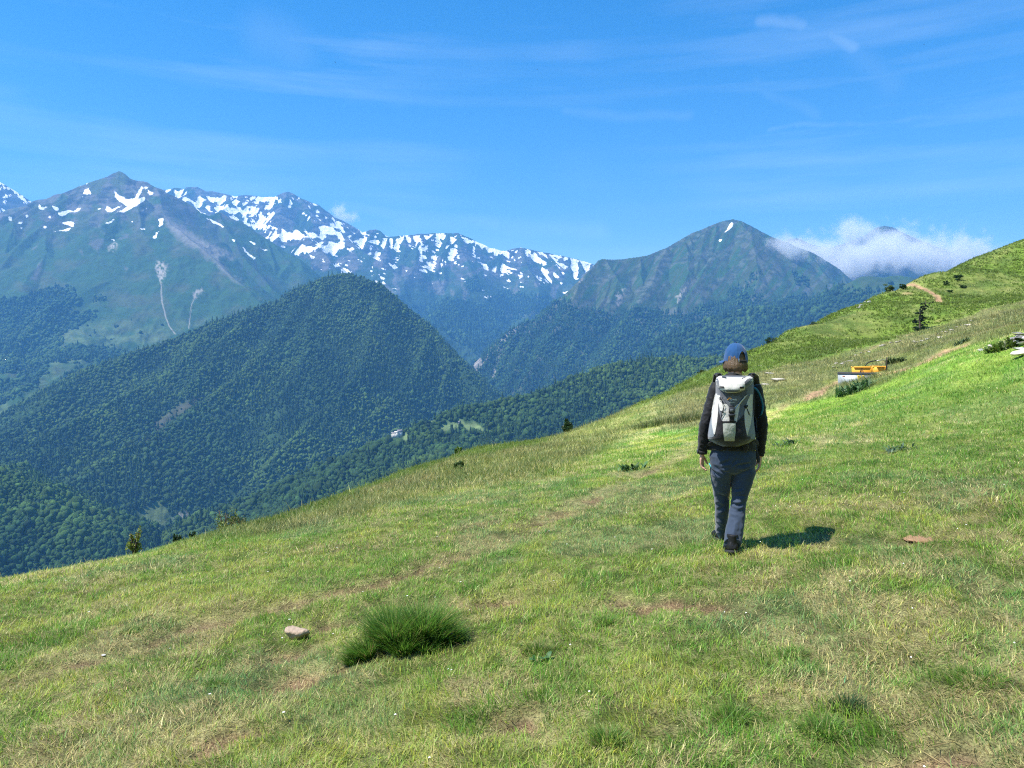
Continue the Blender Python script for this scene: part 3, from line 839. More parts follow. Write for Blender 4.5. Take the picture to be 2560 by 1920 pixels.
polys += [z2(q) for q in ([(0, 195), (60, 190), (120, 225), (290, 262), (280, 272), (170, 262), (90, 225), (0, 215)], [(0, 280), (80, 270), (140, 285), (100, 330), (20, 345), (0, 320)], [(170, 300), (300, 285), (300, 305), (180, 330)],
        [(310, 258), (420, 268), (540, 240), (660, 226), (655, 262), (692, 310), (692, 335), (640, 348), (622, 310), (640, 258), (560, 262), (440, 290), (380, 280)], [(380, 290), (500, 270), (505, 300), (400, 310)],
        [(885, 218), (1000, 262), (1100, 298), (1212, 343), (1212, 368), (1130, 345), (1060, 318), (1000, 290), (900, 262)], [(705, 214), (800, 212), (825, 258), (760, 236), (715, 234)], [(830, 250), (890, 255), (860, 280)], [(870, 215), (888, 215), (884, 235), (872, 232)],
        [(1305, 322), (1400, 360), (1480, 400), (1640, 420), (1785, 432), (1770, 450), (1600, 447), (1470, 422), (1380, 392), (1310, 355)], [(1380, 328), (1500, 358), (1600, 365), (1790, 410), (1780, 425), (1690, 415), (1560, 378), (1430, 362)], [(1195, 322), (1265, 318), (1255, 334)],
        [(790, 288), (860, 310), (900, 350), (830, 335)], [(920, 303), (952, 335), (945, 348)], [(985, 300), (1000, 360), (985, 345)], [(740, 268), (775, 298), (755, 290)], [(405, 395), (470, 420), (487, 442), (440, 425)], [(255, 382), (300, 412), (270, 405)], [(285, 362), (390, 385), (350, 382)],
        [(605, 445), (640, 425), (640, 445), (605, 472)], [(720, 370), (765, 368), (750, 380)], [(1030, 408), (1100, 440), (1120, 455), (1060, 430)], [(1150, 430), (1225, 455), (1215, 475), (1190, 455)], [(1425, 442), (1480, 465), (1530, 478), (1560, 475), (1545, 500), (1450, 470)], [(1450, 480), (1505, 530), (1490, 530)],
        [(1270, 485), (1320, 480), (1290, 505)], [(1335, 478), (1352, 480), (1348, 505)], [(1410, 512), (1455, 530), (1430, 532)], [(1645, 475), (1662, 478), (1650, 500)], [(1555, 520), (1585, 555), (1570, 550)], [(300, 365), (330, 345), (395, 345), (385, 355)])]
wpx = px+(fbm(px/14, py/10, 3, 91)-.5)*13; wpy = py+(fbm(px/14, py/10, 3, 92)-.5)*9
d = np.full(px.shape, -99.)
for q in polys: d = np.maximum(d, sd_poly(wpx, wpy, q))
bare = sd_poly(px, py, z1([(1800, 235), (1845, 212), (1895, 262), (1950, 340), (2040, 420), (2070, 440), (1880, 445), (1765, 435), (1760, 400)]))
pat = fbm(px/15, (py-.25*px)/5.5, 4, 93)*.6+fbm(px/45, py/22, 3, 95)*.4
band = np.interp(px, [416, 700, 850, 1000, 1300, 1500], [60, 95, 105, 62, 62, 40])
patch = (pat-.625)*70-(dp-band)*.10*(dp > band)
patch = np.where(bare > 0, -20, patch)
patch = np.where(dp > band*2.2, -20, patch)
conc = np.clip((sum(np.roll(z, q, 0) for q in (-7, -5, -3, 3, 5, 7))/6-z)/7., -1, 1)
sn = np.clip(.40+(np.maximum(d, patch*.8)+4.5*conc)/8., 0, 1)
mountain_mesh('snowy_range', G, c, sn, M_ROCKY, 'dark rocky range streaked with bright snow behind the wooded dome', 'mountain')
def mk(px, py, x, y, s):
    a = area(px, py, [z2([(560, 700), (700, 670), (830, 640), (1050, 660), (1180, 590), (1300, 600), (1480, 620), (1500, 700), (1380, 720), (1200, 800), (1000, 1000), (880, 900)])], 8, 30, 97)
    b = area(px, py, [z2([(930, 520), (1000, 490), (1060, 580), (960, 590)])], 5, 12, 98)
    return np.maximum(a*.95, b*.8)
forest('forest', G, mk, 20, 22, .8, 'dark woods low on the slopes under the snowy range', 99, (.8, .9, 1.05))

# ------------------------------------------------------------------ green massif on the left
SKY_B = [(-300, 600), (-150, 575), (0, 532), (20, 522), (58, 515), (80, 500), (116, 497), (140, 489), (174, 479), (200, 468), (231, 457), (255, 449), (278, 440), (294, 431), (307, 427), (318, 431), (330, 444), (345, 450), (359, 453), (375, 456), (393, 469), (408, 474), (425, 486), (439, 493), (470, 512), (498, 528), (520, 540), (545, 530), (575, 545), (600, 553), (622, 566), (650, 588), (680, 610), (710, 632), (739, 649), (774, 688), (830, 740), (900, 820)]
_rb = R3([(a, b, 6000+(a > 520)*100-max(0, a-640)*1.5) for a, b in SKY_B])
ridB = [(_rb, .92)]+spurs(_rb, 24, .57, 2300, .25, 803, .80, (.05, -1), 3, .85, .74, lo=.08, hi=.92)+[
        (R3([(393, 469, 5980), (402, 520, 5650), (418, 556, 5450), (470, 600, 5200), (540, 652, 4950), (605, 706, 4700), (690, 790, 4400)]), .62),
        (R3([(116, 497, 6000), (118, 560, 5500), (110, 630, 5000), (60, 720, 4500), (20, 800, 4200)]), .62),
        (R3([(231, 457, 6000), (225, 540, 5600), (235, 620, 5200)]), .68),
        (R3([(307, 427, 6000), (300, 480, 5750), (270, 540, 5500)]), .85),
        (R3([(545, 530, 6100), (560, 580, 5850), (600, 640, 5500), (680, 720, 5100)]), .75),
        (R3([(-150, 575, 6000), (-120, 700, 5000), (-150, 850, 4000)]), .6),
        (R3([(20, 800, 4200), (40, 880, 3700), (30, 945, 3300), (-20, 1000, 2950)]), .36), (R3([(200, 800, 4300), (215, 860, 3800), (200, 905, 3450), (130, 960, 3150)]), .36), (R3([(-150, 850, 4000), (-160, 950, 3400), (-200, 1050, 2900)]), .36)]
h = mk_height(ridB, -350, 85, 260, .25, 2.6, 111)
G = mountain_grid(h, -420, 920, 620, 2700, 6500, 440, .9)
px, py, x, y, z = [G[k] for k in ('px', 'py', 'x', 'y', 'z')]
up = sstep(600, 500, py+(fbm(px/26, py/20, 4, 113)-.5)*150)
rk = mix(ROCK, ROCK_D, sstep(.44, .56, .5*fbm(x/50, z/25, 5, 114)+.5*fbm(x/150-z/50, z/15, 4, 112)))
rk = mix(rk, SCREE*.8, .5*sstep(.5, .62, fbm(px/18, py/26, 4, 119)))
c = mix(GRASS_M, GRASS_H, sstep(.35, .65, fbm(px/50, py/30, 4, 115)+.25*up-.1))
c = mix(c, rk, np.clip(up*sstep(.36, .60, fbm(px/30, py/20, 4, 116)+.18*(G['slope']-.6)), 0, 1))
c = mix(c, MEADOW*.8, .6*sstep(760, 850, py)*sstep(.4, .6, fbm(px/40, py/18, 3, 117)))
c = mix(c, FLOOR*1.6, .7*sstep(.62, .70, fbm(px/16, py/10, 4, 118))*sstep(520, 600, py))
c = mix(c, ROCK*1.1, .75*area(px, py, [z1(q) for q in ([(570, 545), (620, 505), (670, 500), (665, 540), (625, 590)], [(780, 490), (830, 470), (822, 500), (760, 512)], [(500, 580), (530, 575), (525, 610)], [(190, 780), (262, 640), (275, 680), (240, 752)], [(800, 690), (830, 690), (812, 712)], [(195, 580), (245, 540), (230, 575)])], 6, 8, 121, 5))
c = mix(c, SCREE, .72*area(px, py, [z1([(1060, 375), (1150, 415), (1330, 530), (1490, 590), (1500, 640), (1410, 625), (1480, 735), (1560, 795), (1450, 735), (1330, 620), (1200, 540), (1100, 460)])], 9, 12, 123, 14))
c = mix(c, ROCK_D*1.2, .55*area(px, py, [z1([(1000, 160), (1160, 290), (1440, 440), (1640, 640), (1790, 800), (1740, 900), (1560, 780), (1500, 600), (1330, 520), (1060, 370)])], 9, 14, 125, 14)*sstep(.35, .6, fbm(px/9, py/22, 4, 126)))
slide = area(px, py, [z1([(1012, 655), (1062, 655), (1068, 690), (1045, 755), (1036, 800), (1022, 765), (1006, 700)]), z1([(1245, 852), (1300, 835), (1290, 862), (1255, 885)]), z1([(690, 545), (745, 530), (750, 570), (715, 575)])], 9, 6, 127, 8)
tail = np.maximum(1-sstep(.5, 2.0, sd_line(px+2*(fbm(px/9, py/9, 2, 129)-.5), py, z1([(1036, 800), (1040, 900), (1065, 1010), (1088, 1068), (1128, 1120)]))), .8*(1-sstep(.4, 1.7, sd_line(px, py, z1([(1250, 885), (1232, 930), (1222, 1000), (1214, 1085)])))))
c = mix(c, TAN*.9, np.clip(slide*.85, 0, 1)*sstep(.25, .55, fbm(px/4, py/5, 3, 128))); c = mix(c, TAN*.85, tail*.8)
polys = [z1(q) for q in ([(735, 195), (760, 225), (800, 242), (830, 250), (865, 242), (885, 205), (910, 165), (922, 178), (898, 225), (885, 248), (932, 235), (930, 262), (890, 285), (860, 302), (800, 337), (755, 337), (800, 315), (820, 300), (790, 282), (760, 257), (740, 237)], [(545, 190), (580, 187), (584, 220), (537, 219)],
        [(945, 185), (986, 210), (966, 236), (955, 210)], [(925, 170), (950, 172), (935, 192)], [(690, 298), (720, 312), (782, 294), (745, 326), (690, 338), (680, 320)], [(248, 284), (270, 302), (312, 300), (275, 322), (250, 316)], [(330, 288), (377, 315), (360, 326), (335, 305)], [(375, 342), (440, 320), (470, 330), (517, 307), (515, 326), (440, 342), (400, 362), (378, 358)],
        [(388, 402), (440, 395), (482, 405), (470, 432), (430, 422)], [(338, 460), (450, 440), (446, 453), (345, 464)], [(1015, 375), (1056, 375), (1046, 412), (1020, 442), (1025, 400)], [(1022, 460), (1002, 502), (973, 520), (1005, 465)], [(898, 335), (942, 307), (930, 326)], [(678, 406), (732, 384), (720, 401), (690, 414)],
        [(53, 365), (82, 367), (76, 392), (55, 386)], [(103, 413), (147, 391), (140, 403), (108, 416)], [(1318, 364), (1440, 424), (1436, 434), (1370, 406)], [(1594, 509), (1648, 540), (1640, 549), (1605, 526)], [(1560, 560), (1640, 632), (1632, 641), (1582, 592)], [(1664, 556), (1722, 580), (1700, 586)], [(1490, 508), (1515, 512), (1508, 528)],
        [(1275, 328), (1300, 332), (1295, 342)], [(120, 432), (146, 432), (140, 442)], [(280, 420), (300, 432), (285, 446)], [(300, 370), (327, 358), (322, 375)], [(620, 312), (648, 314), (640, 322)], [(525, 232), (543, 234), (535, 244)], [(545, 148), (566, 145), (560, 156)], [(452, 166), (468, 166), (460, 178)], [(695, 510), (738, 508), (735, 522)], [(900, 440), (938, 438), (925, 450)], [(843, 392), (858, 392), (852, 403)], [(510, 158), (526, 156), (520, 166)], [(75, 280), (100, 284), (85, 292)], [(160, 355), (186, 358), (172, 372)])]
wpx = px+(fbm(px/9, py/7, 3, 131)-.5)*6; wpy = py+(fbm(px/9, py/7, 3, 132)-.5)*5
d = np.full(px.shape, -99.)
for q in polys: d = np.maximum(d, sd_poly(wpx, wpy, q))
sn = np.clip(.50+d/7., 0, 1)
mountain_mesh('green_massif', G, c, sn, M_TURF, 'large green mountain with scree ridge, landslip scars and small snow patches', 'mountain')
FB = [z1([(-600, 930), (-50, 925), (60, 900), (180, 862), (330, 822), (440, 815), (480, 880), (530, 930), (440, 960), (400, 985), (300, 1050), (200, 1150), (130, 1190), (100, 1260), (-600, 1300)]),
      z1([(130, 1190), (240, 1110), (330, 1040), (430, 985), (500, 985), (620, 985), (622, 1010), (540, 1062), (430, 1110), (400, 1180), (330, 1240), (200, 1290), (100, 1290)]), z1([(590, 885), (620, 878), (675, 885), (670, 905), (600, 908)]),
      [(-200, 895), (60, 895), (170, 868), (260, 866), (330, 880), (300, 905), (190, 905), (120, 960), (80, 975), (-200, 1100)], [(170, 920), (250, 905), (300, 910), (230, 985), (150, 970)]]
GAP = [[(-40, 935), (30, 930), (70, 925), (40, 945), (-40, 958)], z4([(295, 20), (520, 0), (560, 25), (430, 80), (400, 100), (330, 150), (205, 158), (270, 95)])]
def mk(px, py, x, y, s):
    return np.maximum(area(px, py, FB, 9, 26, 141, 6)*(1-area(px, py, GAP, 5, 20, 143, 6))*.95, .05*sstep(780, 860, py)*sstep(.5, .6, fbm(px/16, py/10, 2, 144)))
forest('forest', G, mk, 12.5, 15.5, .25, 'dark broadleaf woods on the foot of the green massif', 145, (.85, .95, 1.))

# ------------------------------------------------------------------ cloud capped summits on the right
ridF = [(R3([(1900, 640, 7200), (1967, 597, 7000), (1985, 594, 7000), (2010, 604, 7000), (2040, 614, 7000), (2075, 618, 7000), (2110, 605, 7000), (2140, 596, 7000), (2165, 587, 7000), (2188, 568, 7000), (2205, 565, 7000), (2222, 569, 7000), (2240, 577, 7000), (2290, 600, 7000), (2400, 640, 7000), (2600, 690, 7000), (2800, 700, 7000)]), .66),
        (R3([(2205, 565, 7000), (2190, 640, 6300), (2170, 720, 5600)]), .7)]
h = mk_height(ridF, -300, 150, 400, 0, 2.2, 151)
G = mountain_grid(h, 1850, 2850, 300, 5600, 7500, 120)
c = mix(ROCK_D*1.1, GRASS_H*.9, sstep(.4, .6, fbm(G['px']/20, G['py']/20, 4, 152)))
mountain_mesh('mountain', G, c, None, M_ROCKY, 'dark summits rising out of the low cloud on the right')

# ------------------------------------------------------------------ big mountain on the right
SKY_E = [(1180, 916), (1205, 898), (1227, 880), (1250, 858), (1273, 833), (1300, 818), (1330, 806), (1354, 797), (1389, 752), (1405, 746), (1423, 740), (1450, 700), (1493, 664), (1503, 650), (1512, 646), (1551, 648), (1585, 643), (1620, 637), (1645, 627), (1667, 619), (1700, 602), (1736, 584), (1775, 567), (1805, 554), (1820, 549), (1832, 547), (1852, 553), (1880, 568), (1909, 583), (1940, 597), (1967, 606), (2020, 632), (2090, 672), (2130, 712), (2250, 790)]
def depE(a): return np.interp(a, [1180, 1354, 1510, 1830, 2130], [4300, 4750, 5300, 5600, 5700])
_re = R3([(a, b, depE(a)) for a, b in SKY_E])
ridE = [(_re, 1.08)]+spurs(_re, 30, .64, 2000, .22, 805, .98, (-.38, -1), 3, 1.05, .82, lo=.05, hi=.97)+[
        (R3([(1832, 547, 5600), (1790, 640, 5200), (1735, 720, 4800), (1690, 800, 4450), (1640, 900, 4000)]), .80),
        (R3([(1852, 553, 5600), (1885, 610, 5350), (1915, 650, 5200), (1900, 690, 4950), (1850, 740, 4650), (1800, 800, 4350), (1760, 880, 4000)]), .78),
        (R3([(1915, 650, 5200), (1960, 660, 5150), (2013, 672, 5100), (2060, 690, 5050), (2117, 712, 5000), (2200, 790, 4800)]), .7),
        (R3([(1667, 619, 5420), (1640, 680, 5100), (1590, 750, 4700), (1540, 830, 4300), (1500, 900, 3950)]), .9),
        (R3([(1551, 648, 5330), (1520, 720, 5000), (1470, 800, 4600), (1420, 880, 4200), (1380, 950, 3900)]), .9),
        (R3([(1450, 700, 5050), (1400, 800, 4550), (1350, 880, 4200), (1310, 960, 3850)]), .92),
        (R3([(1354, 797, 4750), (1310, 870, 4350), (1280, 940, 4000), (1262, 990, 3800)]), .95),
        (R3([(2013, 672, 5100), (1960, 740, 4700), (1930, 800, 4400), (1900, 860, 4100)]), .75)]
h = mk_height(ridE, -420, 60, 200, -.55, 3.0, 161)
G = mountain_grid(h, 1160, 2260, 620, 3300, 6000, 360, .8)
px, py, x, y, z = [G[k] for k in ('px', 'py', 'x', 'y', 'z')]
st = fbm((px+.62*py)/7, (py-.62*px)/60, 4, 163)          # streaks of turf and rock down the slope
c = mix(GRASS_M*1.05, GRASS_H*.95, sstep(.38, .62, st))
rk = mix(ROCK*1.15, ROCK_D, sstep(.44, .56, fbm(x/40, z/24, 5, 164)))
c = mix(c, rk, .55*sstep(.54, .68, fbm((px+.9*py)/13, (py-.9*px)/60, 4, 165)+.07*sstep(.7, 1.1, G['slope'])+.05*sstep(1700, 1500, px)))
crest = sd_line(px, py, [(a, b) for a, b in SKY_E if a < 1520])
c = mix(c, mix(TAN*.8, ROCK, fbm(px/6, py/6, 3, 166)), .85*sstep(16, 4, crest)*sstep(.42, .55, fbm(px/9, py/9, 3, 167))*sstep(700, 780, py))
cl = area(px, py, [z2(q) for q in ([(975, 985), (1010, 985), (1042, 1020), (1040, 1070), (1000, 1100), (975, 1060)], [(1115, 1080), (1132, 1085), (1125, 1150), (1112, 1140)], [(1235, 790), (1275, 780), (1270, 830), (1230, 840)], [(1180, 860), (1215, 860), (1190, 905), (1165, 900)], [(1900, 610), (1960, 560), (1945, 640), (1915, 690)], [(1660, 520), (1700, 500), (1680, 540)], [(1565, 975), (1600, 960), (1580, 1000)], [(1820, 860), (1850, 850), (1840, 880)], [(2180, 930), (2212, 920), (2200, 965)])]
          + [z3(q) for q in ([(330, 845), (370, 835), (375, 880), (345, 890)], [(395, 810), (435, 808), (430, 845), (400, 845)], [(120, 580), (190, 500), (180, 540), (130, 620)], [(20, 890), (60, 830), (70, 850), (35, 905)])], 5, 7, 168, 5)
c = mix(c, TAN*.9, cl*.8*sstep(.35, .55, fbm(px/5, py/5, 2, 169)))
sn = area(px, py, [z3([(408, 196), (425, 180), (440, 150), (455, 134), (464, 140), (458, 162), (440, 178), (418, 194)]), z3([(372, 248), (382, 236), (397, 236), (390, 250)])], 0, 1, 0, 3)
mountain_mesh('green_mountain', G, c, sn, M_TURF, 'pyramid shaped green mountain with one snow streak below its summit', 'mountain')
FE = [z2([(960, 960), (1000, 900), (1150, 850), (1280, 760), (1420, 690), (1530, 640), (1560, 660), (1620, 640), (1680, 700), (1760, 690), (1820, 720), (1890, 735), (1960, 740), (2080, 690), (2230, 720), (2260, 1200), (1000, 1300), (960, 1100)]),
      z3([(-60, 690), (50, 690), (130, 690), (180, 720), (260, 650), (400, 600), (470, 540), (560, 460), (600, 440), (610, 480), (590, 530), (640, 560), (700, 600), (760, 590), (860, 570), (960, 590), (1000, 640), (1100, 600), (1200, 560), (1250, 1000), (-60, 1000)]), z3([(790, 420), (850, 450), (920, 510), (900, 520), (800, 460)])]
def mk(px, py, x, y, s):
    a = area(px, py, FE, 12, 24, 171, 10)
    thin = sstep(.32, .50, fbm((px+.6*py)/14, (py-.6*px)/50, 3, 172)+.22*sstep(700, 860, py))
    return a*(.25+.75*thin)*.95*(1-cliff(px, py))
def cliff(px, py): return .9*area(px, py, [z2([(972, 980), (1015, 980), (1045, 1020), (1040, 1075), (1000, 1105), (970, 1060)]), z2([(1110, 1075), (1135, 1080), (1128, 1155), (1108, 1145)]), z3([(325, 840), (375, 830), (378, 885), (342, 895)]), z3([(392, 806), (438, 804), (434, 848), (398, 850)])], 3, 8, 173, 4)
forest('forest', G, mk, 12.5, 15, .6, 'dark mixed woods clinging to the ribs of the pyramid shaped mountain', 175, (.85, .95, 1.05))

# ------------------------------------------------------------------ low wooded shoulder on the right
ridG = [(R3([(1640, 850, 3600), (1740, 815, 3700), (1800, 795, 3800), (1880, 775, 3850), (1960, 768, 3900), (2013, 760, 3950), (2050, 748, 4000), (2083, 738, 4000), (2110, 716, 4000), (2129, 699, 4000), (2141, 692, 4000), (2165, 690, 4000), (2199, 694, 4000), (2225, 690, 4000), (2257, 688, 4000), (2285, 692, 4000), (2303, 698, 4000), (2340, 716, 4000), (2450, 760, 4000), (2700, 820, 4000)]), .6)]
h = mk_height(ridG, -420, 60, 260, .2, 2.0, 181)
G = mountain_grid(h, 1600, 2700, 330, 2900, 4250, 140)
px, py = G['px'], G['py']
c = mix(GRASS_M*1.1, GRASS_H, fbm(px/20, py/12, 3, 182)); c = mix(c, FLOOR, sstep(735, 750, py))
mountain_mesh('hill', G, c, None, M_TURF, 'low flat topped green hill just above the right hand meadow edge', 'hill')
forest('forest', G, lambda px, py, x, y, s: .95*sstep(716, 740, py+(fbm(px/14, py/10, 3, 183)-.5)*30+18*sstep(2150, 2060, px)), 16, 19, .45, 'blue green woods below the flat topped hill', 185, (.85, .95, 1.05))

# ------------------------------------------------------------------ wooded dome in the middle
SKY_D = [(-420, 1180), (-200, 1110), (0, 1040), (60, 1010), (116, 983), (170, 950), (231, 913), (300, 884), (382, 855), (460, 826), (544, 797), (600, 779), (640, 766), (694, 739), (720, 722), (750, 712), (800, 694), (835, 684), (865, 680), (890, 680), (926, 689), (955, 708), (983, 729), (1010, 760), (1041, 797), (1080, 832), (1111, 856), (1140, 882), (1169, 912), (1200, 955), (1227, 992), (1260, 1030), (1330, 1090)]
def depD(a): return np.interp(a, [-420, 0, 382, 694, 865, 1041, 1227, 1330], [2150, 2500, 2850, 3150, 3300, 3150, 2900, 2750])
_rd = R3([(a, b+7, depD(a)) for a, b in SKY_D])
_kr = [i for i, (a, b) in enumerate(SKY_D) if a >= 880][0]
ridD = [(_rd[:_kr+1], .95), (_rd[_kr:], 1.5)]+spurs(_rd, 15, .56, 1350, .20, 807, .85, (-.30, -1), 3, .85, .70, lo=.05, hi=.62)+spurs(_rd, 6, .50, 900, .12, 809, 1.25, (-.75, -1), 2, 1.1, .75, lo=.66, hi=.97)+[
        (R3([(800, 700, 3250), (740, 790, 3000), (660, 880, 2750), (590, 945, 2550), (480, 1020, 2330), (390, 1078, 2170), (300, 1130, 2040), (215, 1190, 1920)]), .75),
        (R3([(955, 708, 3270), (940, 800, 3000), (905, 900, 2750), (840, 1000, 2500), (760, 1090, 2300), (680, 1170, 2120)]), 1.0),
        (R3([(1080, 832, 3100), (1050, 920, 2850), (960, 1010, 2620), (880, 1090, 2420)]), 1.3),
        (R3([(544, 800, 3000), (480, 880, 2750), (400, 950, 2550), (280, 1010, 2350), (150, 1080, 2150), (60, 1130, 2030)]), .62),
        (R3([(231, 915, 2720), (150, 985, 2500), (60, 1060, 2300), (-60, 1130, 2100)]), .62)]
h = mk_height(ridD, -640, 40, 150, .45, 2.6, 191)
G = mountain_grid(h, -450, 1350, 620, 1650, 3600, 330)
px, py, x, y = [G[k] for k in ('px', 'py', 'x', 'y')]
GD = G
OPEN_D = [[(330, 1295), (400, 1245), (430, 1300), (380, 1345), (320, 1345)], [(375, 1290), (420, 1280), (415, 1310), (365, 1320)], [(83, 1212), (120, 1212), (125, 1225), (90, 1228)], [(262, 1310), (300, 1300), (310, 1320), (270, 1330)], [(430, 1290), (490, 1275), (492, 1283), (440, 1297)]]
c = np.broadcast_to(FLOOR*1.5, px.shape+(3,)).copy()
c = mix(c, MEADOW*.8, area(px, py, OPEN_D, 5, 18, 193, 6))
c = mix(c, np.array([.085, .075, .055]), .75*area(px, py, [z4([(880, 450), (960, 380), (1100, 270), (1240, 215), (1330, 190), (1250, 260), (1120, 330), (1000, 420), (900, 490)])], 6, 20, 194, 14))
c = mix(c, TAN*.8, .8*area(px, py, [[(430, 1288), (490, 1274), (492, 1284), (440, 1298)]], 2, 9, 195, 4))
mountain_mesh('wooded_dome', G, c, None, M_TURF, 'broad dome shaped hill clad in forest in the middle of the valley', 'hill')
SP = [z4([(880, 450), (960, 380), (1100, 270), (1240, 215), (1330, 190), (1250, 260), (1120, 330), (1000, 420), (900, 490)]), z4([(1410, 190), (1500, 200), (1500, 250), (1430, 245)]), z4([(1500, 320), (1720, 340), (1740, 380), (1520, 380)]), z4([(1620, 450), (1800, 480), (1780, 520), (1640, 500)])]
def mk(px, py, x, y, s):
    gl = fbm(x/70, y/70, 3, 197)
    vil = 1.*((px > 280) & (px < 334) & (py > 1350) & (py < 1440))
    return .98*(1-vil)*(1-area(px, py, OPEN_D, 5, 18, 193, 6))*(1-.75*area(px, py, SP, 6, 16, 198, 12))*(.72+.28*sstep(.34, .46, gl))
forest('forest', G, mk, 6.7, 9.8, .42, 'dense mixed forest covering the dome shaped hill', 201)

# ------------------------------------------------------------------ near wooded spur and the dark hill at the lower left
SKY_H = [(160, 1560), (270, 1420), (300, 1395), (347, 1362), (400, 1336), (440, 1317), (497, 1284), (550, 1268), (602, 1252), (670, 1222), (740, 1190), (800, 1165), (868, 1138), (930, 1105), (984, 1080), (1030, 1058), (1076, 1040), (1130, 1020), (1180, 1008), (1240, 1003), (1290, 992), (1331, 982), (1380, 962), (1423, 942), (1504, 913), (1560, 900), (1620, 894), (1700, 890), (1759, 889), (1900, 880), (2100, 900)]
def depH(a): return np.interp(a, [160, 347, 740, 1076, 1331, 1620, 2100], [1330, 1450, 1560, 1650, 1800, 1950, 2100])
ridH = [(R3([(a, b+8, depH(a)) for a, b in SKY_H]), .58),
        (R3([(1240, 1010, 1760), (1180, 1075, 1600), (1080, 1140, 1420), (950, 1200, 1280)]), .52),
        (R3([(868, 1145, 1600), (820, 1200, 1480), (740, 1260, 1350)]), .55)]
h = mk_height(ridH, -640, 38, 120, .3, 2.0, 211)
G = mountain_grid(h, 120, 2150, 560, 950, 2350, 220)
px, py, x, y = [G[k] for k in ('px', 'py', 'x', 'y')]
MEAD = [[(1097, 1070), (1104, 1060), (1120, 1056), (1142, 1058), (1148, 1066), (1140, 1071), (1120, 1076), (1100, 1077)], [(1155, 1062), (1170, 1057), (1190, 1057), (1213, 1073), (1204, 1078), (1195, 1072), (1182, 1074), (1178, 1081), (1168, 1072), (1156, 1066)],
        [(1138, 1041), (1158, 1050), (1162, 1058), (1150, 1056)], [(1068, 1052), (1090, 1044), (1086, 1050), (1070, 1056)], [(985, 1078), (1030, 1062), (1034, 1066), (990, 1082)], [(1008, 1086), (1022, 1082), (1020, 1100), (1008, 1100)]]
c = np.broadcast_to(FLOOR*1.5, px.shape+(3,)).copy()
c = mix(c, MEADOW*1.1, area(px, py, MEAD, 2, 9, 213, 3))
mountain_mesh('wooded_spur', G, c, None, M_TURF, 'forested spur descending behind the edge of the meadow', 'hill')
GH = G
def mk(px, py, x, y, s):
    ex = (((px > 284) & (px < 330) & (py > 1345) & (py < 1440)) | (np.hypot(px-992, py-1094) < 17))*1.
    ex = np.max([ex]+[area(px, py-q, MEAD, 2, 9, 213, 3) for q in (-3, 3, 8)], 0)
    return .98*(1-ex)*(.8+.2*sstep(.34, .46, fbm(x/50, y/50, 3, 215)))
forest('forest', G, mk, 5.6, 8.6, .20, 'dense broadleaf forest on the near spur behind the meadow edge', 217, fine=True)

ridI = [(R3([(-420, 1010, 1500), (-200, 1090, 1450), (-80, 1145, 1420), (0, 1180, 1400), (69, 1224, 1380), (139, 1271, 1350), (208, 1317, 1320), (255, 1362, 1290), (300, 1410, 1250), (340, 1480, 1200)]), .6)]
h = mk_height(ridI, -640, 45, 130, .2, 2.0, 221)
G = mountain_grid(h, -470, 380, 220, 950, 1650, 120)
c = np.broadcast_to(FLOOR*1.5, G['px'].shape+(3,)).copy()
mountain_mesh('wooded_hill', G, c, None, M_TURF, 'dark wooded hillside at the lower left beyond the meadow', 'hill')
forest('forest', G, lambda px, py, x, y, s: np.full(px.shape, .97), 5.2, 8.0, .36, 'dark forest on the hillside at the lower left', 225, (.85, .95, 1.), fine=True)

# valley floor under everything
me = raw_mesh('valley_floor', [(-14000, 300, -660), (14000, 300, -660), (14000, 15000, -660), (-14000, 15000, -660)], np.array([[0, 1, 2, 3]]))
tag(link('valley_floor', me, mat('valley turf', (.05, .09, .03), .95, .3, .01)), 'valley floor far below', 'valley', kind='structure')
# ================================================================== things on the hillside
M_STONE = mat('pale limestone', (.50, .45, .38), .85, .22, 9, .6, 14)
M_STONE_G = mat('grey schist', (.24, .225, .22), .85, .35, 7, .7, 16)
M_STONE_W = mat('bleached limestone', (.46, .44, .41), .85, .2, 9, .5, 18)
M_LEAF = leaf_mat('shrub leaf', .25, .5, .3)
M_BARK = mat('bark', (.075, .058, .045), .9, .3, 12, .6)

def stone_mesh(name, s, seed, flat=.6, cuts=7):
    g = np.random.default_rng(seed)
    V, Fc = _ico(3)
    V = V*np.array(s)/2
    U = V/(np.array(s)/2)
    for k in range(13):
        n = g.normal(size=3); n /= np.linalg.norm(n)
        q = U@n; U = U-np.maximum(q-g.uniform(.40, .72), 0)[:, None]*n
    U /= np.abs(U).max(0); V = U*np.array(s)/2
    V += .05*min(s)*(fbm(V[:, 0]/min(s)*4, V[:, 1]/min(s)*4+V[:, 2]/min(s)*3, 3, seed)-.5)[:, None]*2
    return raw_mesh(name, V, Fc)

def stone(px, py, s, seed, label, group=None, m=None, sink=.25, rz=0, cat='stone', name='stone', up=0.0):
    p = hit(px, py)
    o = link(name, stone_mesh(name, s, seed), m or M_STONE, loc=(p[0], p[1], p[2]+s[2]*(.5-sink)+up))
    o.rotation_euler = (0, 0, rz)
    return tag(o, label, cat, group)

stone(742, 1592, (.20, .15, .105), 8, 'pinkish pale stone lying left of the big tussock', m=mat('pinkish limestone', (.40, .30, .215), .85, .3, 14, .9, 30), sink=.36)
stone(258, 1640, (.045, .03, .016), 5, 'small white stone on the dry ground at the lower left', m=M_STONE_W)
stone(1497, 848+290, (.01, .01, .01), 6, 'tiny pale pebble in the meadow') if False else None

